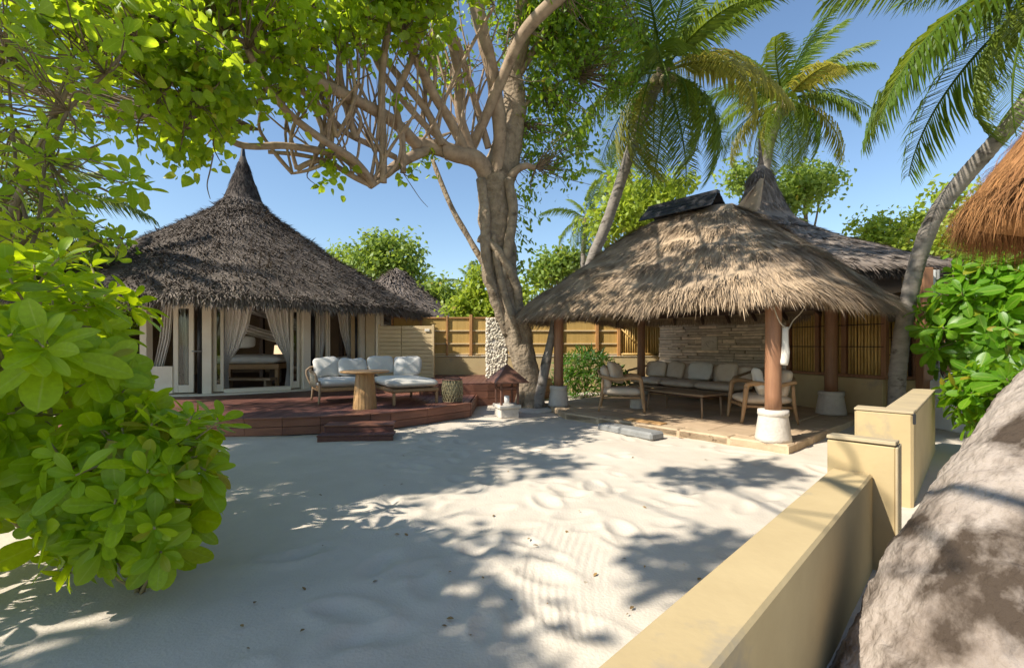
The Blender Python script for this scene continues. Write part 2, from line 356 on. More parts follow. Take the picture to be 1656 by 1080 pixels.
# ------------------------------------------------------------------ ground
def sand_h(x, y):
    v = Vector((x, y, 0))
    h = 0.014*noise.noise(v*0.35)+0.008*noise.noise(v*1.1+Vector((7, 0, 0)))
    if y < 9: h += 0.007*noise.noise(v*3.3)+0.0035*noise.noise(v*8)
    return h
feet = []
for _ in range(110):
    x = random.uniform(-1.5, 3.6); y = random.uniform(1.6, 7.2); feet.append((x, y, random.uniform(0, PI), random.uniform(0.7, 1.2)))
def ground():
    xs = np.concatenate([[-900, -300, -100, -50, -30, -20, -14, -10], np.arange(-7, -0.35, 0.035), np.arange(-0.35, 1.0, 0.009), np.arange(1.0, 5.001, 0.035), [6, 7, 8, 10, 14, 20, 30, 60, 120, 300, 900]])
    ys = np.concatenate([[-600, -150, -40, -15, -6, -2, 0, 0.8], np.arange(1.3, 9.5, 0.035), np.arange(9.6, 16, 0.4), [18, 22, 28, 36, 50, 80, 150, 400, 1200]])
    nx, ny = len(xs), len(ys); V = np.zeros((ny, nx, 3)); X, Y = np.meshgrid(xs, ys); V[..., 0] = X; V[..., 1] = Y
    Z = np.zeros_like(X)
    for j in range(ny):
        if ys[j] > 30 or ys[j] < -8: continue
        for i in range(nx):
            if abs(xs[i]) < 30: Z[j, i] = sand_h(xs[i], ys[j])
    for (fx, fy, a, s) in feet:
        dx, dy = X-fx, Y-fy; u = dx*math.cos(a)+dy*math.sin(a); v = -dx*math.sin(a)+dy*math.cos(a)
        q = (u/(0.13*s))**2+(v/(0.065*s))**2
        Z += -0.017*s*np.exp(-q)+0.012*s*np.exp(-(np.sqrt(q)-1.6)**2*4)
    # rake lines in the sand: a curving sheaf of grooves
    cx = 0.30+0.03*(Y-2.4)+0.03*np.sin(Y*2); wid = 0.30+0.05*(Y-2.4)
    m = np.clip(1-(np.abs((X-cx)/wid))**6, 0, 1)*np.clip((Y-2.15)*6, 0, 1)*np.clip((3.75-Y)*3, 0, 1)
    q = (X-cx-0.10*np.sin(Y*1.7+X))/wid; Z += m*0.0022*np.sin(q*0.3*2*PI/0.046)*(0.6+0.4*np.sin(X*9+Y*5))
    V[..., 2] = Z
    i, j = np.meshgrid(np.arange(nx-1), np.arange(ny-1)); a = (j*nx+i).ravel()
    me = np_mesh('sand_ground', V.reshape(-1, 3), [np.stack([a, a+1, a+nx+1, a+nx], 1)], smooth=True)
    o = link('sand_ground', me, sand_m, None, 'structure'); o['label'] = 'pale coral sand yard raked and dappled with tree shade'
ground()

# ------------------------------------------------------------------ thatch
def blades(name, P, D, N, L, Wd, lift, mat, parent, curl=0.5, kind='stuff', rj=0.35, sink=0.02):
    n = len(P); off = np.array(base(parent)) if parent is not None else 0
    P = P-N*sink
    D = D+rng.normal(0, rj, (n, 3))*0.5; D /= np.linalg.norm(D, axis=1)[:, None]
    Sd = np.cross(D, N); Sd /= np.linalg.norm(Sd, axis=1)[:, None]+1e-9
    L = L[:, None]; Wd = Wd[:, None]; lf = lift[:, None]
    a = P-Sd*Wd/2; b = P+Sd*Wd/2; mid = P+D*L*0.55+N*lf; c = mid-Sd*Wd*0.42; d = mid+Sd*Wd*0.42
    tip = P+D*L+N*lf*curl
    V = np.stack([a, b, c, d, tip], 1).reshape(-1, 3)-off
    i = np.arange(n)*5
    q = np.stack([i, i+1, i+3, i+2], 1); t = np.stack([i+2, i+3, i+4], 1)
    r = np.repeat(rng.random(n), 5)
    me = np_mesh(name, V, [q, t], r)
    return link(name, me, mat, parent, kind)

class Roof:
    """roof given in polar form: eave curve, crown curve and a slope profile"""
    def __init__(s, c, eave, top, prof, rot=0, lump=0.05, seed=0):
        s.c = np.array(c, float); s.eave = eave; s.top = top; s.prof = prof; s.rot = rot; s.lump = lump; s.seed = seed
    def pt(s, th, t):
        e = np.array(s.eave(th)); k = np.array(s.top(th)); f, z = s.prof(t)      # f: 0 eave .. 1 crown
        p = e*(1-f)+k*f; cr, sr = math.cos(s.rot), math.sin(s.rot)
        v = Vector((s.c[0]+p[0]*cr-p[1]*sr, s.c[1]+p[0]*sr+p[1]*cr, z))
        if s.lump:
            v.z += s.lump*(noise.noise(v*0.9+Vector((s.seed, 0, 0)))+0.5*noise.noise(v*2.7+Vector((s.seed, 3, 0))))
        return v
    def shell(s, name, mat, parent, nt=96, ns=28, thick=0.2):
        off = base(parent); V = []
        for j in range(ns+1):
            for i in range(nt): V.append(s.pt(2*PI*i/nt, j/ns)-off)
        lo = []
        rows = list(range(0, ns, 3))
        for j in rows:
            for i in range(nt):
                v = s.pt(2*PI*i/nt, j/ns)-off; cc = Vector((s.c[0], s.c[1], 0))-off
                d = Vector((cc.x-v.x, cc.y-v.y, 0)); d = d.normalized() if d.length > 1e-4 else d
                lo.append(v+d*thick*0.5*(1 if j < ns*0.5 else 0.2)-Vector((0, 0, thick)))
        o2 = len(V); V += lo; fs = []
        for j in range(ns):
            for i in range(nt):
                i2 = (i+1) % nt; fs.append((j*nt+i, j*nt+i2, (j+1)*nt+i2, (j+1)*nt+i))
        for j in range(len(rows)-1):
            for i in range(nt):
                i2 = (i+1) % nt; fs.append((o2+j*nt+i2, o2+j*nt+i, o2+(j+1)*nt+i, o2+(j+1)*nt+i2))
        for i in range(nt):
            i2 = (i+1) % nt; fs.append((i2, i, o2+i, o2+i2))
        me = np_mesh(name, np.array([tuple(v) for v in V]), [np.array(fs)], np.full(len(V), 0.2), smooth=True)
        return link(name, me, mat, parent)
    def sample(s, n, tmin=0, tmax=1, thf=None):
        P = []; D = []; N = []; T = []
        k = 0
        while len(P) < n:
            t = tmin+(tmax-tmin)*(random.random()**1.35); th = random.random()*2*PI
            if thf and not thf(th): continue
            a = s.pt(th, t); b = s.pt(th, min(t+0.02, 1)) if t < 0.98 else s.pt(th, t)*2-s.pt(th, t-0.02); c = s.pt(th+0.01, t)
            d = (a-b); 
            if d.length < 1e-6: continue
            d.normalize(); e = (c-a); 
            if e.length < 1e-7: continue
            nrm = e.cross(d*-1); 
            if nrm.length < 1e-9: continue
            nrm.normalize()
            if nrm.z < 0: nrm = -nrm
            P.append(a); D.append(d); N.append(nrm); T.append(t)
        f = lambda q: np.array([tuple(v) for v in q])
        return f(P), f(D), f(N), np.array(T)
def interp(tab):
    ts = [x[0] for x in tab]
    def g(t):
        return tuple(np.interp(t, ts, [x[k] for x in tab]) for k in range(1, len(tab[0])))
    return g
def facing(c):      # thatch on the far side of a roof is not needed in detail
    a0 = math.atan2(-c[1], -c[0])
    return lambda th: abs((th-a0+PI) % (2*PI)-PI) < 1.95

# ------------------------------------------------------------------ villa one
VC = Vector((-8.3, 14.5, 0)); VR = 4.15; SILL = 0.30
villa = root('thatched_villa', VC, 'round cream villa with tall grey thatched cone roof and open curtained doors', 'villa')
prof_pts = [(5.67, 2.38), (4.6, 3.0), (3.7, 3.52), (2.8, 4.05), (1.9, 4.66), (1.1, 5.25), (0.74, 5.52), (0.52, 5.85), (0.38, 6.25), (0.26, 6.6), (0.15, 6.95), (0.04, 7.3)]
def lathe_prof(pp, R):
    d = [0]
    for i in range(1, len(pp)): d.append(d[-1]+math.hypot(pp[i][0]-pp[i-1][0], pp[i][1]-pp[i-1][1]))
    d = [x/d[-1] for x in d]
    return interp([(d[i], 1-pp[i][0]/R, pp[i][1]) for i in range(len(pp))])
R1_ = Roof(VC, lambda t: (5.67*math.cos(t), 5.67*math.sin(t)), lambda t: (0, 0), lathe_prof(prof_pts, 5.67), lump=0.07, seed=1)
rf = R1_.shell('roof', th1, villa, 96, 36, 0.18)
P, D, N, T = R1_.sample(48000, 0, 0.80, facing(VC))
n = len(P)
sz = rng.random(n)
o = blades('thatch_straw', P, D, N, 0.12+0.14*sz, 0.014+0.022*rng.random(n), 0.012+0.040*rng.random(n)**2, th1, villa, 0.9, rj=0.6)
P, D, N, T = R1_.sample(7000, 0.72, 0.97, facing(VC)); n = len(P)
blades('neck_thatch', P, D, N, 0.18+0.1*rng.random(n), 0.012+0.02*rng.random(n), 0.008+0.015*rng.random(n), th1d, villa, 0.3, rj=0.2)
# shaggy hem
P, D, N, T = R1_.sample(7000, 0, 0.02, facing(VC)); n = len(P)
D2 = D*0.6+np.array([0, 0, -0.75]); D2 /= np.linalg.norm(D2, axis=1)[:, None]
blades('eave_fringe', P-np.array([0, 0, 1])*rng.random(n)[:, None]*0.12, D2, N, 0.14+0.16*rng.random(n), 0.02+0.02*rng.random(n), 0.0*sz[:n]+0.02, th1, villa, 0.4, rj=0.35)
acc = A(); acc.tube([VC+Vector((0, 0, 6.75)), VC+Vector((0, 0, 7.1)), VC+Vector((0, 0, 7.62))], [0.17, 0.09, 0.02], 16, 4, 0.05, 6)
part('roof_finial', acc, black_m, villa)

def hit(px, R=VR, c=VC, far=False):
    d = Vector(((px-CX)/F, 1, 0)).normalized(); cc = Vector((c.x, c.y, 0)); b = d.dot(cc); q = R*R-(cc.length_squared-b*b)
    q = max(q, 0); t = b+math.sqrt(q) if far else b-math.sqrt(q); return d*t
def wallbox(acc, pa, pb, z0, z1, th=0.06, R=VR, dr=0.0, ch=0.005):
    a, b = hit(pa, R), hit(pb, R); m = (a+b)/2; d = b-a; nn = (m-Vector((VC.x, VC.y, 0))).normalized()
    acc.box((m.x+nn.x*dr, m.y+nn.y*dr, (z0+z1)/2), (d.length, th, z1-z0), ch, rz=math.atan2(d.y, d.x)); return acc
HEAD = 2.42
acc = A(); pts = [(VC.x+4.45*math.cos(a), VC.y+4.45*math.sin(a)) for a in np.linspace(0, 2*PI, 49)[:-1]]
acc.prism(pts, 0.02, SILL); part('plinth', acc, cream, villa)
# interior back wall (opaque half) + ceiling lining
acc = A()
def bw(u, v):
    a = math.radians(-20)+u*math.radians(200+0); r = VR-0.05
    return Vector((VC.x+r*math.cos(a), VC.y+r*math.sin(a), SILL+v*(HEAD+0.5)))
acc.grid(bw, 48, 1)
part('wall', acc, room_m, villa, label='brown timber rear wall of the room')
acc = A(); acc.prism([(VC.x+4.9*math.cos(a), VC.y+4.9*math.sin(a)) for a in np.linspace(0, 2*PI, 37)[:-1]], 2.52, 2.56)
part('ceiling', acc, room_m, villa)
acc = A(); acc.prism([(VC.x+4.0*math.cos(a), VC.y+4.0*math.sin(a)) for a in np.linspace(0, 2*PI, 37)[:-1]], SILL+0.002, SILL+0.03)
part('room_floor', acc, dark_wood, villa)
for k in range(14):        # header beam segments round the front
    pa = 150+k*34; pb = pa+33.5
    if pb > 612: break
    acc = A(); wallbox(acc, pa, pb, HEAD-0.10, HEAD+0.12, 0.14); part('header', acc, cream, villa)
def leaf_door(pa, pb, label=None, solid=False, parent=villa, st=4.5):
    acc = A()
    wallbox(acc, pa, pa+st, SILL+0.03, HEAD-0.1, 0.055); wallbox(acc, pb-st, pb, SILL+0.03, HEAD-0.1, 0.055)
    wallbox(acc, pa+st, pb-st, SILL+0.03, SILL+0.2, 0.05); wallbox(acc, pa+st, pb-st, HEAD-0.22, HEAD-0.1, 0.05)
    d = part('door_leaf', acc, cream, parent, label=label)
    acc = A(); wallbox(acc, pa+st, pb-st, SILL+0.2, HEAD-0.22, 0.012)
    part('pane', acc, glass if not solid else cream2, d)
    return d
# columns, black pipe, gap strips and leaves, read along the curve of the wall
for (a, b) in ((329, 344), (487, 499), (232, 243)):
    acc = A(); wallbox(acc, a, b, SILL, HEAD+0.1, 0.2, dr=0.02); part('column', acc, cream, villa)
for (a, b) in ((319, 327), (501, 509), (573, 577)):  # middle one is the pipe; left one a black strip painting a dark gap
    m = hit((a+b)/2); acc = A(); r = (hit(b)-hit(a)).length/2
    acc.tube([(m.x, m.y, SILL), (m.x, m.y, HEAD+0.15)], min(r, 0.06), 14); part('pipe_gap_strip', acc, black_m, villa)
d = leaf_door(281, 314, 'open glazed door leaf beside the green shrub', st=8)
acc = A(); h = hit(313, VR+0.05); acc.tube([h+Vector((0, -0.02, 1.25)), h+Vector((0.05, -0.12, 1.25)), h+Vector((0.28, -0.14, 1.25))], 0.012, 8); part('handle', acc, granite, d)
leaf_door(345, 362, st=5.5); leaf_door(470, 484, st=4.0); leaf_door(511, 516.5, st=2); leaf_door(527, 533, st=2.6)
acc = A(); wallbox(acc, 578, 585, SILL, HEAD+0.05, 0.16, dr=0.02); part('column', acc, cream, villa)
acc = A(); wallbox(acc, 585.5, 604, SILL+0.02, HEAD, 0.08); w_ = part('wall_panel', acc, cream, villa)
acc = A(); wallbox(acc, 588, 602, SILL+0.12, HEAD-0.12, 0.02, dr=0.06); part('inset_panel', acc, cream2, w_)
acc = A(); wallbox(acc, 604.5, 611, SILL, HEAD+0.05, 0.12); part('column', acc, cream, villa)
p_ = W(618, 600, 13.0); acc = A(); acc.tube([(p_.x, 13.0, 0.5), (p_.x, 13.0, 2.55)], 0.045, 12); part('eave_prop', acc, cream, villa)
acc = A(); wallbox(acc, 362, 470, SILL+0.001, SILL+0.09, 0.22, dr=-0.02); part('threshold', acc, cream, villa)
acc = A(); wallbox(acc, 533, 577, SILL+0.02, SILL+0.10, 0.12); part('threshold', acc, cream, villa)
acc = A(); wallbox(acc, 244, 281, SILL+0.02, SILL+0.62, 0.1); part('wall_panel', acc, cream, villa)
# side / rear walls that close the round
acc = A()
def sw(u, v):
    a = math.radians(-22+u*202); r = VR+0.02
    return Vector((VC.x+r*math.cos(a), VC.y+r*math.sin(a), SILL+v*(HEAD-SILL+0.1)))
acc.grid(sw, 48, 1); part('outer_wall', acc, cream2, villa)
acc = A()
for k in range(28):
    a = 2*PI*k/28; acc.bar((VC.x+5.5*math.cos(a), VC.y+5.5*math.sin(a), 2.30), (VC.x+3.9*math.cos(a), VC.y+3.9*math.sin(a), 2.62), 0.06, 0.08)
part('rafters', acc, dark_wood, villa, kind='stuff')

def curtain(prof, R, label, mat=curt_m, pleats=6, amp=0.045, zt=HEAD-0.12, zb=SILL+0.06, group=None):
    """prof: rows (v from top 0 to bottom 1, px left, px right)"""
    g = interp(prof)
    def fn(u, v):
        a, b = g(v); px = a+(b-a)*u; r = R+amp*math.sin(u*pleats*2*PI+1.3*v)*(0.5+0.5*v)+0.02*math.sin(u*23+v*3)
        h = hit(px, r); return Vector((h.x, h.y, zt+(zb-zt)*v))
    acc = A(); acc.grid(fn, pleats*8, 22); o = part('curtain', acc, mat); tag(o, label, 'curtain', group); return o
cg = 'white curtains tied back in the villa doorways'
curtain([(0, 363, 409), (0.25, 363, 402), (0.5, 363, 388), (0.66, 362.5, 372), (0.75, 362.5, 369), (1, 363, 371)], VR-0.12, 'long white curtain swept to the left side of the wide villa doorway', group=cg, pleats=7)
curtain([(0, 427, 470), (0.25, 436, 470), (0.5, 450, 471), (0.66, 463, 471), (0.75, 464, 472), (1, 460, 472)], VR-0.12, 'long white curtain swept to the right side of the wide villa doorway', group=cg, pleats=7)
curtain([(0, 516, 527.0), (0.4, 516, 526.5), (0.7, 516, 520), (1, 516, 521)], VR-0.12, 'narrow white curtain left of the slim cream stile near the sofa', group=cg, pleats=3)
curtain([(0, 545, 572), (0.3, 551, 572), (0.6, 561, 572), (0.8, 567, 572), (1, 567, 573)], VR-0.12, 'white curtain tied back above the sofa beside the cream wall panel', group=cg, pleats=5)
curtain([(0, 262, 281), (0.4, 258, 276), (0.8, 246, 262), (1, 246, 260)], VR-0.12, 'white curtain in the window partly hidden by the leafy shrub', group=cg, pleats=4)
curtain([(0, 291, 300), (0.5, 296, 304), (1, 298, 305)], VR-0.2, 'thin curtain behind the glazed door leaf next to the shrub', group=cg, pleats=3)
# bed
bx0, by0 = -6.95, 12.6
bed = root('canopy_bed', (bx0, by0, SILL+0.03), 'low wooden daybed with thick white mattress seen through the wide doorway', 'bed', rz=0.12)
acc = A(); acc.box((0, 0, 0.50), (1.75, 1.2, 0.13), 0.01); part('bed_frame', acc, teak, bed, local=True)
acc = A(); acc.pillow((0, 0, 0.68), (1.76, 1.22, 0.26), e=0.25, nu=32, wr=0.01); part('mattress', acc, cloth_w, bed, local=True)
for sx in (-1, 1):
    for sy in (-1, 1):
        acc = A(); acc.box((sx*0.80, sy*0.5, 0.217), (0.09, 0.09, 0.433), 0.008); part('leg', acc, teak, bed, local=True)
acc = A(); acc.pillow((0, 0, 0), (0.72, 0.2, 0.34), e=0.5, nu=24, wr=0.02); o = part('bolster', acc, cloth_w); o.location = (bx0-0.45, by0+0.28, SILL+1.0); tag(o, 'plump white bolster pillow on the far end of the daybed', 'pillow')
# drapes over the bed
def net(p0, p1, p2, p3, label, sag=0.25, pl=4):
    p0, p1, p2, p3 = map(Vector, (p0, p1, p2, p3))
    def fn(u, v):
        q = (p0*(1-u)+p1*u)*(1-v)+(p3*(1-u)+p2*u)*v; q = q.copy(); q.z -= sag*math.sin(PI*u)*(1-v*0.4); q.y += 0.04*math.sin(v*pl*2*PI); return q
    acc = A(); acc.grid(fn, 24, pl*8); o = part('bed_net', acc, net_m); tag(o, label, 'bed net'); return o
net((-8.2, 12.9, 2.4), (-6.2, 13.0, 2.4), (-5.75, 13.0, 1.7), (-7.1, 12.9, 2.35), 'broad pale net swag drawn high across above the daybed', 0.08, 5)
net((-7.7, 13.1, 2.1), (-6.2, 13.2, 1.65), (-6.1, 13.2, 1.35), (-7.6, 13.1, 1.75), 'narrow pale net swag slanting low behind the daybed', 0.05, 3)
lamp = root('table_lamp', (-6.66, 13.4, SILL+0.03), 'small lit table lamp on a dark stand right of the daybed', 'lamp')
acc = A(); acc.box((0, 0, 0.34), (0.34, 0.34, 0.68), 0.01); part('stand', acc, dark_wood, lamp, local=True)
acc = A(); acc.tube([(0, 0, 0.68), (0, 0, 0.84)], 0.02, 10); part('lamp_stem', acc, black_m, lamp, local=True)
acc = A(); acc.lathe((0, 0, 0.80), [(0.12, 0), (0.10, 0.25)], 20); part('lamp_shade', acc, lampg, lamp, local=True)
part('bench', A().box((-6.6, 11.75, SILL+0.24), (1.3, 0.35, 0.06)).box((-7.1, 11.75, SILL+0.12), (0.06, 0.3, 0.18)).box((-6.1, 11.75, SILL+0.12), (0.06, 0.3, 0.18)), teak_d)
tag(bpy.data.objects['bench'], 'low wooden bench at the foot of the daybed just inside the doorway', 'bench')
for k, px in enumerate((424, 552)):
    p = W(px, 520, 15.2 if k == 0 else 13.9); acc = A(); acc.box((p.x, p.y, 1.4), (0.12, 0.12, 2.2)); o = part('room_post', acc, dark_wood, villa)
acc = A(); acc.pillow((-4.75, 13.5, 0.8), (0.7, 0.6, 0.55), e=0.7, wr=0.05); o = part('armchair_back', acc, net_m); tag(o, 'pale rounded chair back inside the room behind the sofa', 'chair')

# ------------------------------------------------------------------ timber decks
curve = [(-9.5, 7.6), (-7.5, 7.25), (-6.0, 7.12), (-4.91, 7.10), (-4.05, 7.14), (-3.52, 7.22), (-3.0, 7.37), (-2.3, 7.62), (-2.02, 7.78), (-1.51, 8.27), (-0.83, 9.05)]
DZ = 0.27
deck = root('lower_deck', (-4, 9, 0), 'curved red brown timber deck in front of the round villa', 'deck')
cxs = [c[0] for c in curve]; cys = [c[1] for c in curve]
yf = lambda x: float(np.interp(x, cxs, cys))
x = -9.5; pw = 0.145
while x < -0.84:
    x1 = min(x+pw-0.005, -0.84)
    yb0 = 12.6 if x < -2.9 else 11.0
    # the plank stops at the curved edge and at the villa plinth
    def back(xx):
        dx = xx-VC.x
        y2 = VC.y-math.sqrt(max(4.43**2-dx*dx, 0)) if abs(dx) < 4.43 else 12.6
        return min(y2, 12.6, 11.0 if xx > -2.4 else 99)
    poly = [(x, yf(x)), (x1, yf(x1)), (x1, back(x1)), (x, back(x))]
    a = A(); a.prism(poly, DZ-0.03+random.uniform(-0.0015, 0.0015), DZ+random.uniform(-0.002, 0.002)); part('plank', a, deck_m, deck)
    x += pw
a = A(); a.prism([(c[0], c[1]+0.06) for c in curve]+[(-0.9, 12), (-9.5, 12)], 0.0, DZ-0.04); part('deck_frame', a, black_m, deck)
for i in range(len(curve)-1):
    p, q = Vector((*curve[i], 0)), Vector((*curve[i+1], 0))
    d = (q-p).normalized(); nn = Vector((d.y, -d.x, 0))*0.018
    for (z0, z1, o_) in ((0.012, 0.135, 0.0), (0.141, 0.262, 0.006)):
        a = A(); a.bar(p-nn*0+Vector((nn.x*(1+o_*60), nn.y*(1+o_*60), (z0+z1)/2)), q+Vector((nn.x*(1+o_*60), nn.y*(1+o_*60), (z0+z1)/2)), 0.028, z1-z0); part('fascia_board', a, fascia_m, deck)
for (z0, z1) in ((0.012, 0.135), (0.141, 0.262)):
    a = A(); a.bar((-0.80, 9.06, (z0+z1)/2), (-0.80, 11.0, (z0+z1)/2), 0.028, z1-z0); part('fascia_board', a, fascia_m, deck)
# nosing along the rim
for i in range(len(curve)-1):
    p, q = Vector((*curve[i], DZ+0.004)), Vector((*curve[i+1], DZ+0.004)); a = A(); a.bar(p, q, 0.13, 0.022, 0.005); part('nosing', a, fascia_m, deck)

UZ = 0.52
udeck = root('upper_deck', (-1.2, 12.6, 0), 'raised rounded timber deck beside the slatted screen and fence', 'deck')
uc = Vector((-1.6, 13.3, 0)); ur = 2.75
def uy(xx):
    dx = (xx-uc.x)/1.0; return uc.y-math.sqrt(max(ur**2-dx*dx, 0)) if abs(dx) < ur else uc.y
x = -4.2
while x < 1.0:
    x1 = x+0.14; a = A(); a.prism([(x, uy(x)), (x1, uy(x1)), (x1, 13.74), (x, 13.74)], UZ-0.03+random.uniform(-.002, .002), UZ+random.uniform(-.002, .002)); part('plank', a, deck_m, udeck); x += 0.145
ring = [(uc.x+(ur-0.01)*math.cos(a), uc.y+(ur-0.01)*math.sin(a)) for a in np.linspace(math.radians(188), math.radians(362), 26)]
for i in range(len(ring)-1):
    for (z0, z1) in ((0.0, 0.165), (0.171, 0.33), (0.336, 0.488)):
        a = A(); a.bar((*ring[i], (z0+z1)/2), (*ring[i+1], (z0+z1)/2), 0.03, z1-z0); part('fascia_board', a, fascia_m, udeck)
# step
step = root('deck_step', (-2.3, 7.1, 0), 'two tier dark timber step against the front of the curved deck', 'step', rz=0.13)
part('tread', A().box((0, 0.10, 0.185), (1.02, 0.34, 0.03)), fascia_m, step, local=True)
part('riser', A().box((0, -0.045, 0.10), (1.0, 0.03, 0.135)), deck_m, step, local=True)
part('tread', A().box((0, -0.19, 0.085), (1.08, 0.27, 0.028)), deck_m, step, local=True)
part('riser', A().box((0, -0.31, 0.035), (1.06, 0.03, 0.07)), deck_m, step, local=True)
for sx in (-1, 1): part('side_board', A().box((sx*0.47, 0.09, 0.085), (0.03, 0.26, 0.165)), deck_m, step, local=True)

# ------------------------------------------------------------------ deck furniture
def cushion(loc, d, label, mat, rz=0, tilt=0, roll=0, group=None, seed=0, e=0.42):
    a = A(); a.pillow((0, 0, 0), d, e=e, nu=28, nv=12, wr=0.035, seed=seed)
    o = part('cushion', a, mat); o.location = loc; me = o.data
    zs = [v.co.z for v in me.vertices]; mid = (min(zs)+max(zs))/2
    for v in me.vertices: v.co.z -= mid
    o.rotation_euler = (tilt, roll, rz); return tag(o, label, 'cushion', group)
def rot2(x, y, rz): return (x*math.cos(rz)-y*math.sin(rz), x*math.sin(rz)+y*math.cos(rz))
rz = math.atan2(0.52, 0.86)
# local frame: +x along the back, -y the front
sx0, sy0 = -3.42, 9.42
sofa = root('outdoor_armchair', (sx0, sy0, DZ), 'wide low armchair with rope wound arm and grey white seat left of the round table', 'armchair', rz=rz)
part('seat_frame', A().box((0, 0, 0.27), (0.98, 0.86, 0.07), 0.012), teak, sofa, local=True)
part('seat_cushion', A().pillow((0.0, -0.01, 0.385), (1.0, 0.86, 0.19), e=0.28, nu=36, wr=0.012), cloth_g, sofa, local=True)
for (lx, ly) in ((-0.47, -0.42), (0.45, -0.42), (-0.47, 0.42), (0.45, 0.42)):
    part('leg', A().tube([(lx*1.05, ly*1.05, 0), (lx, ly, 0.25), (lx*1.02, ly, 0.44)], [0.018, 0.024, 0.02], 10, 3), teak_d, sofa, local=True)
arm = A().tube([(-0.52, -0.45, 0.42), (-0.55, -0.40, 0.56), (-0.55, -0.1, 0.60), (-0.54, 0.3, 0.60), (-0.5, 0.46, 0.62)], 0.022, 10, 4)
ar = part('armrest', arm, teak_d, sofa, local=True)
for k in range(9):
    part('rope_band', A().tube([(-0.545, -0.36+k*0.085, 0.60), (-0.53, -0.36+k*0.085, 0.30)], 0.009, 6), rope_m, ar, local=True)
part('backrest', A().tube([(-0.5, 0.46, 0.30), (-0.52, 0.52, 0.66), (0.45, 0.52, 0.66), (0.48, 0.46, 0.30)], 0.02, 10, 5), teak_d, sofa, local=True)
def at(x, y, z, cx, cy, rz): q = rot2(x, y, rz); return (cx+q[0], cy+q[1], z)
cushion(at(-0.22, 0.34, DZ+0.67, sx0, sy0, rz), (0.52, 0.19, 0.42), 'square grey white back cushion at the armchair rope arm', cloth_g, rz, -0.25, seed=1)
cushion(at(0.27, 0.20, DZ+0.66, sx0, sy0, rz), (0.58, 0.18, 0.38), 'wide grey white scatter cushion behind the round table', cloth_g, rz, -0.32, seed=2)
dx0, dy0 = -2.21, 9.56
chaise = root('chaise_daybed', (dx0, dy0, DZ), 'long low chaise daybed with teak frame and white mattress right of the round table', 'daybed', rz=rz)
part('seat_frame', A().box((0, 0, 0.26), (0.93, 1.56, 0.07), 0.02), teak, chaise, local=True)
part('seat_cushion', A().pillow((0, -0.0, 0.385), (0.96, 1.62, 0.20), e=0.25, nu=40, wr=0.012), cloth_p, chaise, local=True)
for (lx, ly) in ((-0.42, -0.74), (0.42, -0.74), (-0.42, 0.74), (0.42, 0.74)):
    part('leg', A().box((lx, ly, 0.115), (0.05, 0.05, 0.23)), teak, chaise, local=True)
part('backrest', A().tube([(-0.46, 0.72, 0.30), (-0.46, 0.84, 0.68), (0.46, 0.84, 0.68), (0.46, 0.72, 0.30)], 0.02, 10, 5), teak_d, chaise, local=True)
cushion(at(0.26, 0.52, DZ+0.66, dx0, dy0, rz), (0.58, 0.18, 0.46), 'large square grey white cushion propped upright on the chaise', cloth_g, rz-0.3, -0.28, seed=3)
cushion(at(-0.28, 0.66, DZ+0.70, dx0, dy0, rz), (0.54, 0.18, 0.38), 'grey white cushion at the chaise head nearest the armchair', cloth_g, rz, -0.2, seed=4)
tbl = root('round_table', (-2.61, 8.34, DZ), 'round pale teak table with slatted tapered drum pedestal on the deck', 'table')
part('tabletop', A().lathe((0, 0, 0.625), [(0.36, 0), (0.42, 0.014), (0.425, 0.03), (0.415, 0.04)], 56), tablew, tbl, local=True)
for k in range(22):
    a0 = 2*PI*k/22; a = A(); w0 = 0.058
    vs = []; 
    for (r, z) in ((0.205, 0), (0.155, 0.625)):
        for (dr, da) in ((0, -1), (0, 1), (-0.03, 1), (-0.03, -1)):
            ang = a0+da*(w0/2-0.0022)*(0.205/r if False else 1)/0.205; vs.append(((r+dr+0.003*(k % 2))*math.cos(ang), (r+dr+0.003*(k % 2))*math.sin(ang), z))
    a.add(vs, [(3, 2, 1, 0), (4, 5, 6, 7), (0, 1, 5, 4), (1, 2, 6, 5), (2, 3, 7, 6), (3, 0, 4, 7)])
    part('pedestal_slat', a, tablew, tbl, local=True)
# wicker lantern
wl = root('wicker_lantern', (-1.17, 9.22, DZ), 'barrel shaped woven wicker lantern on the deck corner', 'lantern')
a = A(); rr = lambda z: 0.185+0.02*math.sin(PI*z/0.42)
for k in range(40):
    a.tube([((rr(z))*math.cos(2*PI*k/40+z*2.2*s), rr(z)*math.sin(2*PI*k/40+z*2.2*s), z+0.02) for z in (0, 0.08, 0.16, 0.25, 0.34, 0.42) for s in (1 if k % 2 else -1,)], 0.0085, 5, caps=False)
part('wicker_weave', a, wicker_m, wl, local=True, kind='stuff')
part('inner_drum', A().lathe((0, 0, 0.02), [(0.165, 0), (0.182, 0.2), (0.165, 0.42)], 24), wicker_m, wl, local=True)
part('rim', A().tube([(0.185*math.cos(t), 0.185*math.sin(t), 0.445) for t in np.linspace(0, 2*PI, 25)], 0.013, 8, caps=False), lantern_m, wl, local=True)
part('base_ring', A().tube([(0.18*math.cos(t), 0.18*math.sin(t), 0.014) for t in np.linspace(0, 2*PI, 25)], 0.013, 8, caps=False), lantern_m, wl, local=True)
part('handle', A().tube([(-0.17, 0, 0.45), (-0.1, 0, 0.49), (0.1, 0, 0.49), (0.17, 0, 0.45)], 0.009, 8, 4), lantern_m, wl, local=True)

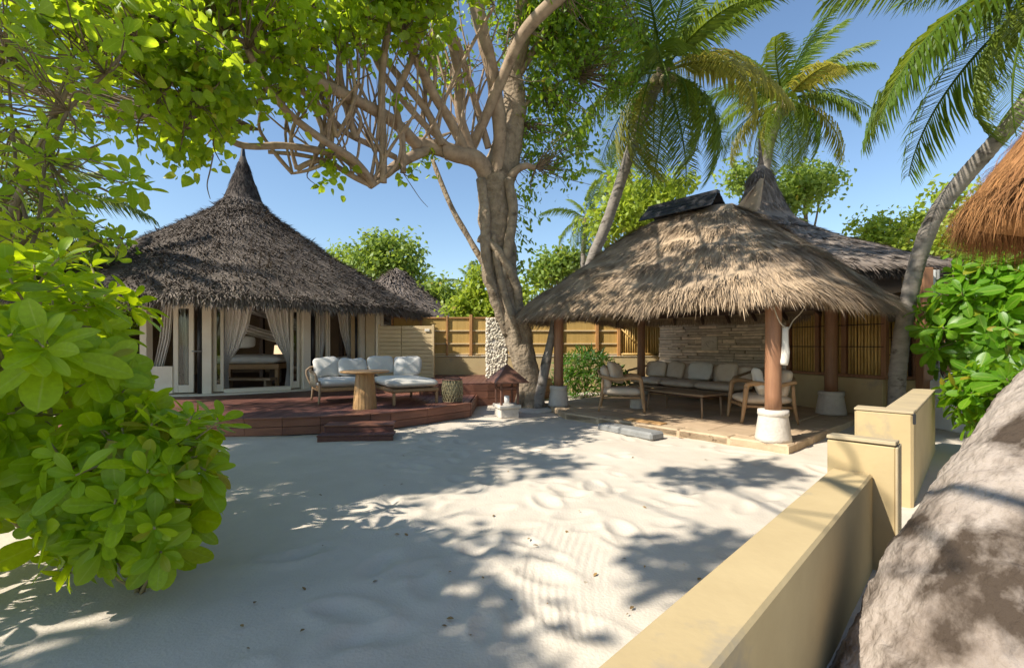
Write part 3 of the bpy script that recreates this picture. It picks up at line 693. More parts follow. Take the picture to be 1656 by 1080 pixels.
# ------------------------------------------------------------------ timber lantern on stone plinth
ln = root('garden_lantern', (-0.10, 9.1, 0), 'small timber lantern house with pyramid roof on a stone plinth by the tree', 'lantern', rz=0.35)
part('plinth', A().box((0, 0, 0.09), (0.38, 0.38, 0.18), 0.015), stone_w, ln, local=True)
part('plinth_cap', A().box((0, 0, 0.215), (0.44, 0.44, 0.07), 0.012), stone_w, ln, local=True)
for sx in (-1, 1):
    for sy in (-1, 1): part('corner_post', A().box((sx*0.165, sy*0.165, 0.46), (0.04, 0.04, 0.42)), lantern_m, ln, local=True)
for sx in (-1, 1):
    part('rail', A().box((sx*0.165, 0, 0.56), (0.026, 0.29, 0.03)), lantern_m, ln, local=True)
    part('rail', A().box((0, sx*0.165, 0.56), (0.29, 0.026, 0.03)), lantern_m, ln, local=True)
part('candle', A().lathe((0, 0, 0.25), [(0.05, 0), (0.05, 0.16), (0.045, 0.165)], 16), cloth_w, ln, local=True)
a = A(); q = 0.33; vs = [(-q, -q, 0.67), (q, -q, 0.67), (q, q, 0.67), (-q, q, 0.67), (-q, -q, 0.69), (q, -q, 0.69), (q, q, 0.69), (-q, q, 0.69)]
vs += [(0, 0, 1.03)]
a.add(vs, [(3, 2, 1, 0)]+[(i, (i+1) % 4, 4+(i+1) % 4, 4+i) for i in range(4)]+[(4+i, 4+(i+1) % 4, 8) for i in range(4)])
part('roof', a, lantern_m, ln, local=True)

# ------------------------------------------------------------------ slatted screen and fence
scr = root('slatted_screen', (-2.8, 12.5, UZ), 'cream screen of horizontal boards between the villa and the fence', 'screen')
for k in range(13):
    z = UZ+0.05+k*0.106
    for (xa, xb) in ((-3.52, -2.94), (-2.93, -2.12)):
        a = A(); a.box(((xa+xb)/2, 12.5+0.004*(k % 2), z), (xb-xa-0.004, 0.025, 0.096), 0.006); part('board', a, screen_m, scr)
for xx in (-3.54, -2.10): part('post', A().box((xx, 12.52, UZ+0.70), (0.06, 0.07, 1.42)), screen_m, scr)
part('backing_board', A().box((-2.82, 12.54, UZ+0.68), (1.38, 0.02, 1.34)), screen_m, scr)
part('sign_plate', A().box((-2.25, 12.47, 1.78), (0.13, 0.02, 0.07)), cloth_p, scr)

FY = 13.8
fence = root('boundary_fence', (0, FY, 0), 'ochre garden fence of reed panels and brown timber rails on a plastered base wall', 'fence')
part('base_wall', A().box((0.9, FY, 0.52), (9.2, 0.22, 1.04), 0.01), plaster, fence)
part('coping', A().box((0.9, FY, 1.055), (9.25, 0.26, 0.025)), plaster_cap, fence)
fposts = [-3.5, -2.66, -1.9, -1.2, -0.4, 0.42, 1.45, 2.49, 3.12]
for i, xx in enumerate(fposts):
    th_ = 0.085 if i in (3, 5, 7, 8) else 0.05
    part('post', A().box((xx, FY-0.06, 1.65), (th_, th_, 1.16 if th_ < 0.08 else 1.24), 0.006), frail, fence)
for i in range(len(fposts)-1):
    a, b = fposts[i], fposts[i+1]
    part('reed_panel', A().box(((a+b)/2, FY, 1.63), (b-a-0.05, 0.03, 1.1), 0.004), reed_m, fence)
    for zz in (1.12, 1.42, 1.80, 2.18):
        part('rail', A().box(((a+b)/2, FY-0.035, zz), (b-a-0.09, 0.035, 0.04), 0.004), frail if zz > 2 else screen_m, fence)
# lattice bay of bamboo
x = 3.2; 
while x < 4.35:
    part('bamboo_pole', A().tube([(x, FY-0.02, 1.07), (x+random.uniform(-.01, .01), FY-0.02, 1.6), (x, FY-0.02, 2.02+random.uniform(-.03, .03))], 0.021, 8), bamboo_m, fence); x += 0.068 if random.random() > 0.2 else 0.1
for zz in (1.12, 1.95): part('bamboo_rail', A().tube([(3.15, FY-0.06, zz), (4.4, FY-0.06, zz)], 0.028, 10), bamboo_m, fence)
part('bamboo_brace', A().tube([(3.2, FY-0.085, 1.85), (3.75, FY-0.085, 1.3)], 0.02, 8), bamboo_m, fence)
part('reed_panel', A().box((3.8, FY+0.06, 1.6), (1.3, 0.02, 1.0)), reed_m, fence)

# pebble pillar
pp = root('pebble_pillar', (-0.45, 12.4, UZ), 'pale pillar faced with rounded pebbles standing behind the tree trunk', 'pillar')
part('core', A().box((-0.40, 12.4, UZ+0.78), (0.52, 0.5, 1.56), 0.02), stone_w, pp)
ico = bmesh.new(); bmesh.ops.create_icosphere(ico, subdivisions=1, radius=1); iv = np.array([tuple(v.co) for v in ico.verts]); ifc = np.array([[v.index for v in f.verts] for f in ico.faces]); ico.free()
def blobs(name, cs, rs, mat, parent, kind='stuff', sq=(1, 1, 1)):
    n = len(cs); k = len(iv); cs = np.array(cs); V = np.zeros((n*k, 3)); Fs = []
    off = np.array(base(parent)) if parent is not None else 0
    for i in range(n):
        V[i*k:(i+1)*k] = iv*rs[i]*np.array(sq)*(0.8+0.4*rng.random(3))+cs[i]-off; Fs.append(ifc+i*k)
    me = np_mesh(name, V, [np.concatenate(Fs)], np.repeat(rng.random(n), k), smooth=True); return link(name, me, mat, parent, kind)
cs = []; rs = []
for _ in range(900):
    z = UZ+random.random()*1.56
    if random.random() < 0.55: cs.append((-0.66+random.random()*0.52, 12.15, z))
    else: cs.append((random.choice((-0.66, -0.14)), 12.15+random.random()*0.5, z))
    rs.append(random.uniform(0.022, 0.04))
blobs('pebbles', cs, rs, pebble_m, pp)

# ------------------------------------------------------------------ lounge pavilion
P1 = Vector((3.50, 6.30, 0)); P2 = Vector((0.98, 9.9, 0)); P3 = Vector((3.38, 12.3, 0)); P4 = Vector((5.94, 8.75, 0))
PZ = 0.11
plat = root('stone_platform', (3.4, 9.0, 0), 'low sandstone floor of the open lounge pavilion with a pale kerb', 'platform')
corner = Vector((3.51, 5.96, 0)); lc = Vector((1.0, 8.8, 0)); lb = Vector((0.70, 10.3, 0))
bR = Vector((7.2, 9.3, 0)); bL = Vector((3.6, 13.4, 0))
# floor slabs
uu = (lc-corner); uL = uu.length; uu = uu.normalized(); vv = Vector((uu.y, -uu.x, 0))
if vv.x < 0: vv = -vv
poly = [corner, lc, lb, bL, bR]
def inside(p, poly):
    c = False; n = len(poly); j = n-1
    for i in range(n):
        if (poly[i].y > p.y) != (poly[j].y > p.y) and p.x < (poly[j].x-poly[i].x)*(p.y-poly[i].y)/(poly[j].y-poly[i].y)+poly[i].x: c = not c
        j = i
    return c
a = A(); a.prism([(p.x, p.y) for p in poly], 0.0, PZ-0.012); part('bed', a, kerb_m, plat)
sl_ = 0.6
for i in range(-3, 14):
    for j in range(0, 12):
        c0 = corner+uu*(i*sl_+sl_/2)+vv*(j*sl_+sl_/2+0.30)
        if inside(c0, poly) and inside(c0-vv*0.25, poly) and inside(c0+uu*0.28, poly) and inside(c0-uu*0.28, poly):
            a = A(); a.box((c0.x, c0.y, PZ-0.012), (sl_-0.012, sl_-0.012, 0.03), 0.004, rz=math.atan2(uu.y, uu.x)); part('floor_slab', a, floor_m, plat)
def kerb(p, q, wd=0.28, inn=None):
    L = (q-p).length; n = max(2, round(L/0.75)); d = (q-p).normalized(); nn = inn
    for i in range(n):
        s0 = p+d*(L*i/n+0.004); s1 = p+d*(L*(i+1)/n-0.004); j = random.uniform(-.004, .004)
        a = A(); a.bar(s0+nn*wd/2+Vector((0, 0, 0.055)), s1+nn*wd/2+Vector((0, 0, 0.055+j)), wd, 0.13, 0.02); part('kerb_stone', a, kerb_m, plat)
kerb(corner, lc, inn=vv); kerb(lc, lb, inn=Vector((0.98, 0.18, 0)), wd=0.22); kerb(corner+vv*0.32, corner+vv*2.3, inn=uu, wd=0.2)

pav = root('lounge_pavilion', (3.5, 9.3, PZ), 'open lounge pavilion with shaggy tan hipped thatch on red brown posts', 'pavilion')
def footing(p, s=1.0, sides=28):
    a = A(); a.lathe((p.x, p.y, PZ), [(0.255*s, 0.0), (0.25*s, 0.05), (0.205*s, 0.33), (0.205*s, 0.345), (0.218*s, 0.355), (0.212*s, 0.42)], sides)
    part('post_footing', a, stone_w, pav)
def post(p, r=0.115, z1=2.10):
    a = A(); a.tube([(p.x, p.y, PZ+0.42), (p.x, p.y, 1.0), (p.x+0.004, p.y, 1.8), (p.x, p.y, z1)], [r*1.03, r, r*0.99, r*0.98], 20, 2, 0.01); part('post', a, post_m, pav)
footing(P1, 0.88); footing(P2, 0.86); footing(P3, 0.95); footing(P4, 0.98)
post(P1, 0.10); post(P2, 0.10); post(P3, 0.10); post(P4, 0.105)
for p, q in ((P1, P2), (P2, P3), (P3, P4), (P4, P1)):
    a = A(); a.bar(Vector((p.x, p.y, 2.12)), Vector((q.x, q.y, 2.12)), 0.09, 0.14); part('beam', a, dark_wood, pav)
RC = Vector((3.5, 9.22, 0))
ang = math.atan2(uu.y, uu.x)       # ridge direction
HU, HV = 3.02, 2.52
def sup(th, a, b, n):
    c, s = math.cos(th), math.sin(th); r = (abs(c/a)**n+abs(s/b)**n)**(-1/n); return (r*c, r*s)
eave = lambda th: sup(th, HU, HV, 4.2)
def rtop(th): c, s = math.cos(th), math.sin(th); return (0.82*max(-1, min(1, c*1.4)), 0.05*s)
sp = interp([(0, 0.0, 2.10), (0.05, 0.05, 2.22), (0.25, 0.25, 2.60), (0.5, 0.5, 3.06), (0.75, 0.75, 3.58), (1, 1.0, 4.02)])
R2_ = Roof(RC, eave, rtop, sp, rot=ang, lump=0.10, seed=4)
R2_.shell('roof', th2, pav, 110, 26, 0.15)
fc = lambda th: abs((th+ang-math.atan2(-RC.y, -RC.x-0.0)+PI) % (2*PI)-PI) < 2.0
P, D, N, T = R2_.sample(42000, 0, 0.99, fc); n = len(P)
blades('thatch_straw', P, D, N, 0.26+0.22*rng.random(n), 0.007+0.012*rng.random(n), 0.003+0.014*rng.random(n)**2, th2, pav, 0.6, rj=0.22)
P, D, N, T = R2_.sample(24000, 0.02, 0.2, fc); n = len(P)
D2 = D*0.9+np.array([0, 0, -0.30]); D2 /= np.linalg.norm(D2, axis=1)[:, None]
blades('grass_skirt', P+N*0.02, D2, N, 0.20+0.15*rng.random(n), 0.006+0.006*rng.random(n), 0.005+0.022*rng.random(n), th2, pav, 0.1, rj=0.16)
P, D, N, T = R2_.sample(13000, 0, 0.012, None); n = len(P)
D2 = D*0.45+np.array([0, 0, -0.9]); D2 /= np.linalg.norm(D2, axis=1)[:, None]
inn = np.stack([RC.x-P[:, 0], RC.y-P[:, 1], 0*P[:, 0]], 1); inn /= np.linalg.norm(inn, axis=1)[:, None]
blades('eave_fringe', P+inn*0.16*rng.random(n)[:, None]+np.array([0, 0, -0.08]), D2, N, 0.07+0.12*rng.random(n), 0.007+0.008*rng.random(n), 0.01+0*P[:, 0], th2, pav, 0.1, rj=0.30)
# ridge boards
rd = Vector((math.cos(ang), math.sin(ang), 0)); rn = Vector((-rd.y, rd.x, 0))
if rn.x > 0: rn = -rn     # towards the camera side
r0 = Vector((RC.x-0.1, RC.y, 0))-rd*0.66; r1 = Vector((RC.x-0.1, RC.y, 0))+rd*0.80
rc_ = part('ridge_cap', A().bar(r0+Vector((0, 0, 4.24)), r1+Vector((0, 0, 4.24)), 0.12, 0.06), ridge_m, pav)
for sgn in (-1, 1):
    for k in range(4):
        o_ = rn*sgn*(0.06+k*0.085); z = 4.21-k*0.085
        a = A(); p_, q_ = r0+o_+Vector((0, 0, z)), r1+o_+Vector((0, 0, z)); d_ = (q_-p_).normalized()
        y_ = (rn*sgn*0.75-Vector((0, 0, 0.66))).normalized(); z_ = d_.cross(y_).normalized()
        a.box((p_+q_)/2, ((q_-p_).length+0.02*k, 0.125, 0.02), 0.003, R=Matrix((d_, y_, z_)).transposed()); part('ridge_board', a, ridge_m, rc_)
# rafters under the roof
for k in range(26):
    th = 2*PI*k/26; e_ = R2_.pt(th, 0.04); t_ = R2_.pt(th, 0.9)
    part('rafter', A().bar(e_-Vector((0, 0, 0.26)), t_-Vector((0, 0, 0.26)), 0.05, 0.07), dark_wood, pav)
# rolled white blind + ropes on the front post
bl = part('rolled_blind', A().tube([(3.585, 6.20, 1.13), (3.60, 6.19, 1.3), (3.60, 6.19, 1.63)], [0.045, 0.05, 0.035], 12, 3, 0.2, 9), cloth_p); tag(bl, 'narrow white cloth blind rolled up against the front pavilion post', 'blind')
rp = part('tie_rope', A().tube([(3.42, 6.16, 1.92), (3.50, 6.15, 1.70), (3.58, 6.15, 1.62)], 0.007, 6, 4), rope_m); tag(rp, 'thin pale rope slanting down from the left of the front post head', 'rope')
rp = part('tie_rope', A().tube([(3.98, 6.3, 2.0), (3.85, 6.27, 1.82), (3.74, 6.25, 1.72), (3.66, 6.22, 1.60)], 0.007, 6, 4), rope_m); tag(rp, 'thin pale rope slanting up to the eave right of the front post', 'rope')

# ------------------------------------------------------------------ ledge stone wall behind the sofa
wa = Vector((4.35, 13.5, 0)); wb = Vector((6.22, 10.42, 0)); wd_ = (wb-wa).normalized(); wL = (wb-wa).length; wn = Vector((wd_.y, -wd_.x, 0))
if wn.dot(-wa) < 0: wn = -wn
sw_ = root('ledge_stone_wall', (wa+wb)/2+Vector((0, 0, PZ)), 'dry stacked brown ledge stone wall behind the pavilion sofa', 'wall')
part('wall_core', A().bar(wa+Vector((0, 0, 1.1)), wb+Vector((0, 0, 1.1)), 0.24, 1.98), slate_b, sw_)
part('wall_coping', A().bar(wa+Vector((0, 0, 2.11)), wb+wd_*0.03+Vector((0, 0, 2.11)), 0.34, 0.13), stone_w, sw_)
z = PZ+0.02
while z < 2.0:
    hgt = random.choice((0.045, 0.06, 0.08, 0.10)); s = 0
    while s < wL-0.02:
        l = min(random.uniform(0.25, 0.85), wL-s)
        prj = random.uniform(0.0, 0.06); c0 = wa+wd_*(s+l/2)+wn*(0.13+prj/2)
        if z > 0.5: 
            a = A(); a.box((c0.x, c0.y, z+hgt/2), (max(l-0.008, 0.02), 0.05+prj, hgt-0.008), 0.008, rz=math.atan2(wd_.y, wd_.x)+random.uniform(-.01, .01)); part('stone', a, slate_m, sw_)
        s += l
    z += hgt
z = PZ
for k in range(9):
    a = A(); c0 = wb+wd_*0.06+wn*0.02; a.box((c0.x, c0.y, PZ+0.11+k*0.215), (0.16, 0.30, 0.205), 0.015, rz=math.atan2(wd_.y, wd_.x)+random.uniform(-.03, .03)); part('quoin_stone', a, stone_w, sw_)
cpl = wa+wd_*(wL*0.46)+wn*0.21
a = A(); a.box((cpl.x, cpl.y, 1.43), (0.46, 0.05, 0.36), 0.02, rz=math.atan2(wd_.y, wd_.x)); pq = part('stone_plaque', a, stone_w, None); tag(pq, 'small square pale carved stone plaque set in the ledge stone wall', 'plaque')
a = A()
for k in range(5):
    b0 = cpl+wn*0.035+wd_*random.uniform(-.15, .15)+Vector((0, 0, 1.43+random.uniform(-.09, .09)))
    a.tube([b0, b0+wd_*0.05+Vector((0, 0, 0.04)), b0+wd_*0.1], 0.009, 6, 3)
part('relief', a, stone_w, pq)
sh = part('stone_shelf', A().bar(wa+wd_*1.25+wn*0.3+Vector((0, 0, 0.92)), wa+wd_*3.2+wn*0.3+Vector((0, 0, 0.92)), 0.25, 0.11, 0.02), slate_m, sw_)

# ------------------------------------------------------------------ second villa: bamboo wall, dark roof
V2 = Vector((7.62, 14.4, 0))
v2 = root('second_villa', V2, 'second round villa with weathered grey thatch behind the lounge pavilion', 'villa')
pr2 = [(5.15, 2.98), (4.2, 3.42), (3.2, 3.85), (2.2, 4.33), (1.3, 4.85), (0.85, 5.25), (0.60, 5.75), (0.42, 6.2), (0.28, 6.6), (0.05, 6.95)]
R3_ = Roof(V2, lambda t: (5.15*math.cos(t), 5.15*math.sin(t)), lambda t: (0, 0), lathe_prof(pr2, 5.15), lump=0.06, seed=9)
R3_.shell('roof', th3, v2, 96, 30, 0.16)
P, D, N, T = R3_.sample(24000, 0, 0.97, facing(V2)); n = len(P)
blades('thatch_straw', P, D, N, 0.22+0.18*rng.random(n), 0.02+0.03*rng.random(n), 0.004+0.012*rng.random(n), th3, v2, 0.6, rj=0.22)
P, D, N, T = R3_.sample(6000, 0, 0.012, facing(V2)); n = len(P)
D2 = D*0.4+np.array([0, 0, -0.9]); D2 /= np.linalg.norm(D2, axis=1)[:, None]
blades('eave_fringe', P+np.array([0, 0, -0.1]), D2, N, 0.10+0.14*rng.random(n), 0.012+0.015*rng.random(n), 0.01+0*P[:, 0], th1d, v2, 0.1, rj=0.35)
part('roof_finial', A().tube([V2+Vector((0, 0, 6.75)), V2+Vector((0, 0, 7.1)), V2+Vector((-0.05, 0, 7.7))], [0.12, 0.06, 0.02], 12, 3), th3, v2)
# open flap of loose matting at the peak
def flap(u, v):
    b0 = V2+Vector((-1.30, -0.50, 5.15)); b1 = V2+Vector((-0.35, -0.62, 5.25)); t0 = V2+Vector((-0.42, -0.35, 6.05)); t1 = V2+Vector((-0.02, -0.42, 6.55))
    q = (b0*(1-u)+b1*u)*(1-v)+(t0*(1-u)+t1*u)*v; return q+Vector((0, -0.10*math.sin(u*9+v*2), 0.05*math.sin(u*17)))
a = A(); a.grid(flap, 30, 14); part('matting_flap', a, th2, v2)
ring2 = [V2+Vector((4.15*math.cos(t), 4.15*math.sin(t), 0)) for t in np.linspace(math.radians(-75), math.radians(170), 24)]
for i in range(len(ring2)-1):
    a = A(); a.bar(ring2[i]+Vector((0, 0, 1.5)), ring2[i+1]+Vector((0, 0, 1.5)), 0.14, 2.95); part('wall', a, cream2, v2)
# bamboo screen wall facing the lounge
ba = Vector((6.05, 10.25, 0)); bb = Vector((6.62, 8.3, 0)); bc = Vector((7.45, 8.05, 0))
bs = root('bamboo_screen_wall', (6.4, 9.2, 0), 'bamboo pole screen in brown frames above an ochre half wall beside the lounge', 'screen wall')
def bwall(p, q, z0, z1, frames, lean=0):
    d = (q-p).normalized(); L = (q-p).length
    part('half_wall', A().bar(p+Vector((0, 0, (PZ+z0-0.02)/2)), q+Vector((0, 0, (PZ+z0-0.02)/2)), 0.2, z0-0.02-PZ, 0.008), plaster, bs)
    part('sill_rail', A().bar(p+Vector((0, 0, z0+0.015)), q+Vector((0, 0, z0+0.015)), 0.12, 0.06), post_m, bs)
    part('head_rail', A().bar(p+Vector((0, 0, z1+0.06)), q+Vector((0, 0, z1+0.06)), 0.12, 0.12), dark_wood, bs)
    part('backing', A().bar(p+d*0.02+Vector((0.1, 0.05, (z0+z1)/2)), q+Vector((0.1, 0.05, (z0+z1)/2)), 0.02, z1-z0-0.02), dark_wood, bs)
    for f in frames: 
        c0 = p+d*(L*f); part('frame_post', A().box((c0.x, c0.y, (z0+z1)/2+0.04), (0.09, 0.09, z1-z0), 0.006, rz=math.atan2(d.y, d.x)), post_m, bs)
    s = 0.05
    while s < L-0.03:
        if all(abs(s-L*f) > 0.075 for f in frames):
            c0 = p+d*s; r = random.uniform(0.019, 0.025)
            part('bamboo_pole', A().tube([(c0.x, c0.y, z0+0.045), (c0.x+random.uniform(-.004, .004), c0.y, (z0+z1)/2), (c0.x, c0.y, z1)], r, 8), bamboo_m, bs)
        s += 0.062
    for zz in (z0+0.32*(z1-z0)*1.3, z0+0.72*(z1-z0)):
        part('tie_rail', A().tube([p+d*0.03+Vector((-0.035, -0.02, zz)), q-d*0.03+Vector((-0.035, -0.02, zz))], 0.010, 6), dark_wood, bs)
bwall(ba, bb, 0.80, 2.14, (0.0, 0.34, 0.62, 0.985))
bwall(bb+Vector((0.02, 0.05, 0)), bc, 0.80, 1.80, (0.5, 0.985))
part('corner_post', A().box((7.02, 8.0, 1.35), (0.17, 0.17, 2.7), 0.01), post_m, bs)
pn = root('white_shutter', (7.25, 8.05, 0.3), 'tall narrow white shutter with dark clasps behind the outer brown post', 'shutter')
part('panel', A().box((7.20, 8.06, 1.50), (0.10, 0.05, 2.35)), cloth_w, pn)
part('jamb', A().box((7.285, 8.04, 1.50), (0.03, 0.06, 2.35)), granite, pn)
for zz in (1.15, 1.78): part('clasp', A().box((7.20, 8.01, zz), (0.13, 0.05, 0.05)), black_m, pn)
wbk = part('white_garden_wall', A().box((7.15, 7.45, 0.40), (0.22, 1.1, 0.8), 0.02), cloth_w); tag(wbk, 'short white wall end under the shutter behind the ochre wall', 'wall')

# ------------------------------------------------------------------ lounge furniture
def lounge_chair(x, y, rz, label, group='wooden armchairs in the lounge pavilion', seed=0):
    """faces local +x"""
    r = root('lounge_armchair', (x, y, PZ+0.004), label, 'armchair', group, rz)
    for sy in (-1, 1):
        part('leg', A().tube([(0.42, sy*0.36, 0), (0.38, sy*0.37, 0.3), (0.35, sy*0.37, 0.60)], [0.018, 0.03, 0.032], 10, 4, flat=1.2), teak, r, local=True)
        part('leg', A().tube([(-0.44, sy*0.36, 0), (-0.38, sy*0.37, 0.3), (-0.36, sy*0.37, 0.62)], [0.018, 0.028, 0.026], 10, 4), teak, r, local=True)
        part('armrest', A().tube([(0.35, sy*0.37, 0.56), (0.33, sy*0.37, 0.63), (0.2, sy*0.375, 0.655), (-0.1, sy*0.375, 0.62), (-0.40, sy*0.37, 0.68)], [0.03, 0.034, 0.032, 0.026, 0.024], 10, 5, flat=1.3), teak, r, local=True)
        part('side_rail', A().tube([(0.38, sy*0.35, 0.28), (-0.38, sy*0.35, 0.26)], 0.022, 8), teak, r, local=True)
    part('front_rail', A().box((0.37, 0, 0.28), (0.035, 0.7, 0.05)), teak, r, local=True)
    part('back_rail', A().tube([(-0.40, -0.37, 0.67), (-0.47, 0, 0.76), (-0.40, 0.37, 0.67)], 0.022, 10, 5), teak, r, local=True)
    part('seat_cushion', A().pillow((0.0, 0, 0.375), (0.78, 0.68, 0.17), e=0.28, nu=32, wr=0.012, seed=seed), cloth_b, r, local=True)
    part('back_cushion', A().pillow((-0.31, 0, 0.64), (0.17, 0.64, 0.46), e=0.4, nu=32, wr=0.02, R=Matrix.Rotation(-0.24, 3, 'Y'), seed=seed+1), cloth_b, r, local=True)
    return r
c1x, c1y, c1r = 2.18, 9.3, math.radians(-14)
lounge_chair(c1x, c1y, c1r, 'wooden armchair with beige cushions at the left edge of the lounge near the ferns')
q = rot2(-0.17, -0.05, c1r); cushion((c1x+q[0]+0.05, c1y+q[1], PZ+0.74), (0.46, 0.15, 0.42), 'beige scatter cushion leaning in the armchair by the ferns', cloth_b, c1r+PI/2-0.5, -0.3, 0.2, seed=5)
c2x, c2y, c2r = 4.22, 7.98, math.radians(172)
lounge_chair(c2x, c2y, c2r, 'wooden armchair with pale seat half hidden by the front pavilion post', seed=3)
cushion((4.12, 7.84, PZ+0.66), (0.42, 0.17, 0.42), 'off white scatter cushion standing on the armchair behind the front post', cloth_p, math.radians(60), -0.2, 0.5, seed=6)
# long sofa along the wall
sd = (wb-wa).normalized(); sc = (wa*0.50+wb*0.50)+wn*1.42+wd_*0.10; srz = math.atan2(sd.y, sd.x)
# local: +x along wall towards the near end, -y is the front (check sign)
sof = root('lounge_sofa', (sc.x, sc.y, PZ+0.004), 'long low wooden sofa with beige seat pads in front of the ledge stone wall', 'sofa', rz=srz)
SL = 2.9; fs_ = 1 if (Matrix.Rotation(srz, 3, 'Z') @ Vector((0, 1, 0))).dot(wn) > 0 else -1
for k in range(3):
    part('seat_cushion', A().pillow(((-1+k)*SL/3, 0, 0.37), (SL/3-0.005, 0.84, 0.18), e=0.22, nu=36, wr=0.01, seed=k), cloth_b, sof, local=True)
    part('back_cushion', A().pillow(((-1+k)*SL/3, -fs_*0.33, 0.62), (SL/3-0.02, 0.18, 0.40), e=0.35, nu=36, wr=0.02, seed=k+5, R=Matrix.Rotation(fs_*0.18, 3, 'X')), cloth_b, sof, local=True)
part('seat_frame', A().box((0, 0, 0.25), (SL, 0.80, 0.06)), teak_d, sof, local=True)
for sx in (-1, 1):
    part('armrest', A().tube([(sx*(SL/2+0.03), fs_*0.42, 0.30), (sx*(SL/2+0.04), fs_*0.42, 0.58), (sx*(SL/2+0.04), fs_*0.2, 0.64), (sx*(SL/2+0.03), -fs_*0.40, 0.74)], 0.028, 10, 5), teak_d, sof, local=True)
    for sy in (-1, 1):
        part('leg', A().tube([(sx*(SL/2-0.02), sy*0.40, 0), (sx*(SL/2), sy*0.38, 0.3)], [0.02, 0.028], 10), teak_d, sof, local=True)
part('back_rail', A().tube([(-SL/2, -fs_*0.42, 0.74), (SL/2, -fs_*0.42, 0.74)], 0.026, 10), teak_d, sof, local=True)
R_ = Matrix.Rotation(srz, 3, 'Z')
for k, (sx, wd2, lab, mt) in enumerate(((-1.05, 0.62, 'wide beige scatter cushion at the far left end of the long sofa', cloth_b), (-0.42, 0.5, 'darker beige scatter cushion second from the left end of the long sofa', cloth_b),
                                   (0.28, 0.60, 'pale scatter cushion in the middle of the long sofa', cloth_p), (0.95, 0.5, 'beige scatter cushion at the near end of the long sofa', cloth_b))):
    q = R_ @ Vector((sx, -fs_*0.16, 0)); cushion((sc.x+q.x, sc.y+q.y, PZ+0.67), (wd2, 0.16, 0.42), lab, mt, srz+0.04*(-1)**k, fs_*0.28, seed=8+k)
ct = root('coffee_table', (3.22, 8.85, PZ+0.002), 'long low dark topped coffee table in the middle of the lounge', 'table', rz=srz)
part('tabletop', A().box((0, 0, 0.395), (1.35, 0.62, 0.035), 0.008), teak_d, ct, local=True)
part('apron', A().box((0, 0, 0.36), (1.2, 0.5, 0.035)), dark_wood, ct, local=True)
for sx in (-1, 1):
    for sy in (-1, 1): part('leg', A().tube([(sx*0.62, sy*0.27, 0), (sx*0.60, sy*0.26, 0.36)], [0.016, 0.022], 10), teak_d, ct, local=True)
st = part('side_stool', A().lathe((2.55, 9.55, PZ+0.002), [(0.15, 0), (0.155, 0.02), (0.15, 0.33), (0.14, 0.35)], 28), stone_w); tag(st, 'short white cylindrical stool behind the armchair legs near the ferns', 'stool')

# step slab and board on the kerb
a = A(); p_ = G(1017, 697, 0.05); dd = (G(1062, 706)-G(972, 688)).normalized()
a.bar(p_-dd*0.56+Vector((0, 0, 0.0)), p_+dd*0.56+Vector((0, 0, 0.01)), 0.30, 0.12, 0.03); o = part('stepping_slab', a, granite); tag(o, 'grey granite step slab lying on sand against the pavilion kerb', 'step')
p_ = G(1042, 681, 0.13); a = A(); a.bar(p_-uu*-0.36+Vector((0, 0, 0.0)), p_-uu*0.36+Vector((0, 0, 0.0)), 0.20, 0.022, 0.006); o = part('foot_board', a, tablew); tag(o, 'flat orange wooden board lying on the pavilion kerb', 'board')

# ------------------------------------------------------------------ low ochre walls on the right
wdir = Vector((0.704, 0.710, 0)); wper = Vector((0.710, -0.704, 0))
wl0 = Vector((2.08, 3.06, 0)); 
lw = root('low_ochre_wall', (1.2, 2.0, 0), 'low flat topped ochre wall running past the leaning palm base', 'wall')
zt_ = 0.60; wdt = 0.215
c_far = wl0+wper*wdt/2; c_near = c_far-wdir*4.6
part('wall_body', A().bar(c_near+Vector((0, 0, zt_/2-0.1)), c_far+Vector((0, 0, zt_/2-0.1)), wdt, zt_+0.2, 0.012), plaster, lw)
pl = root('stepped_pillar', (2.3, 3.1, 0), 'square ochre pillar with pale cap at the end of the low ochre wall', 'pillar')
pc = wl0+wper*0.17-wper*0.02
part('shaft', A().bar(pc+wdir*0.005+Vector((0, 0, 0.37)), pc+wdir*0.165+Vector((0, 0, 0.37)), 0.35, 0.82, 0.008), plaster, pl)
part('cap', A().bar(pc-wdir*0.003+Vector((0, 0, 0.80)), pc+wdir*0.173+Vector((0, 0, 0.789)), 0.354, 0.024, 0.004), plaster_cap, pl)
part('edge_band', A().box((pc.x+wper.x*0.1812+wdir.x*0.085, pc.y+wper.y*0.1812+wdir.y*0.085, 0.38), (0.178, 0.014, 0.80), 0.004, rz=math.atan2(wdir.y, wdir.x)), plaster_cap, pl)
p2c = Vector((3.33, 4.22, 0))
pl2 = root('curved_garden_wall', (3.9, 5.0, 0), 'higher ochre garden wall with smooth curved top behind the stepped pillar', 'wall')
def cap2(s): return 0.845
part('pier', A().bar(p2c+Vector((0, 0, 0.37)), p2c+wdir*0.17+Vector((0, 0, 0.37)), 0.42, 0.86, 0.02), plaster, pl2)
part('pier_cap', A().bar(p2c-wdir*0.004+Vector((0, 0, 0.805)), p2c+wdir*0.18+Vector((0, 0, 0.81)), 0.424, 0.022, 0.004), plaster_cap, pl2)
s0 = p2c+wdir*0.18+wper*0.10; s1 = s0+wdir*2.75
part('wall_body', A().bar(s0+Vector((0, 0, 0.37)), s1+Vector((0, 0, 0.37)), 0.22, 0.84, 0.012), plaster, pl2)
part('wall_cap', A().bar(s0+Vector((0, 0, 0.80)), s1+Vector((0, 0, 0.80)), 0.224, 0.022, 0.004), plaster_cap, pl2)
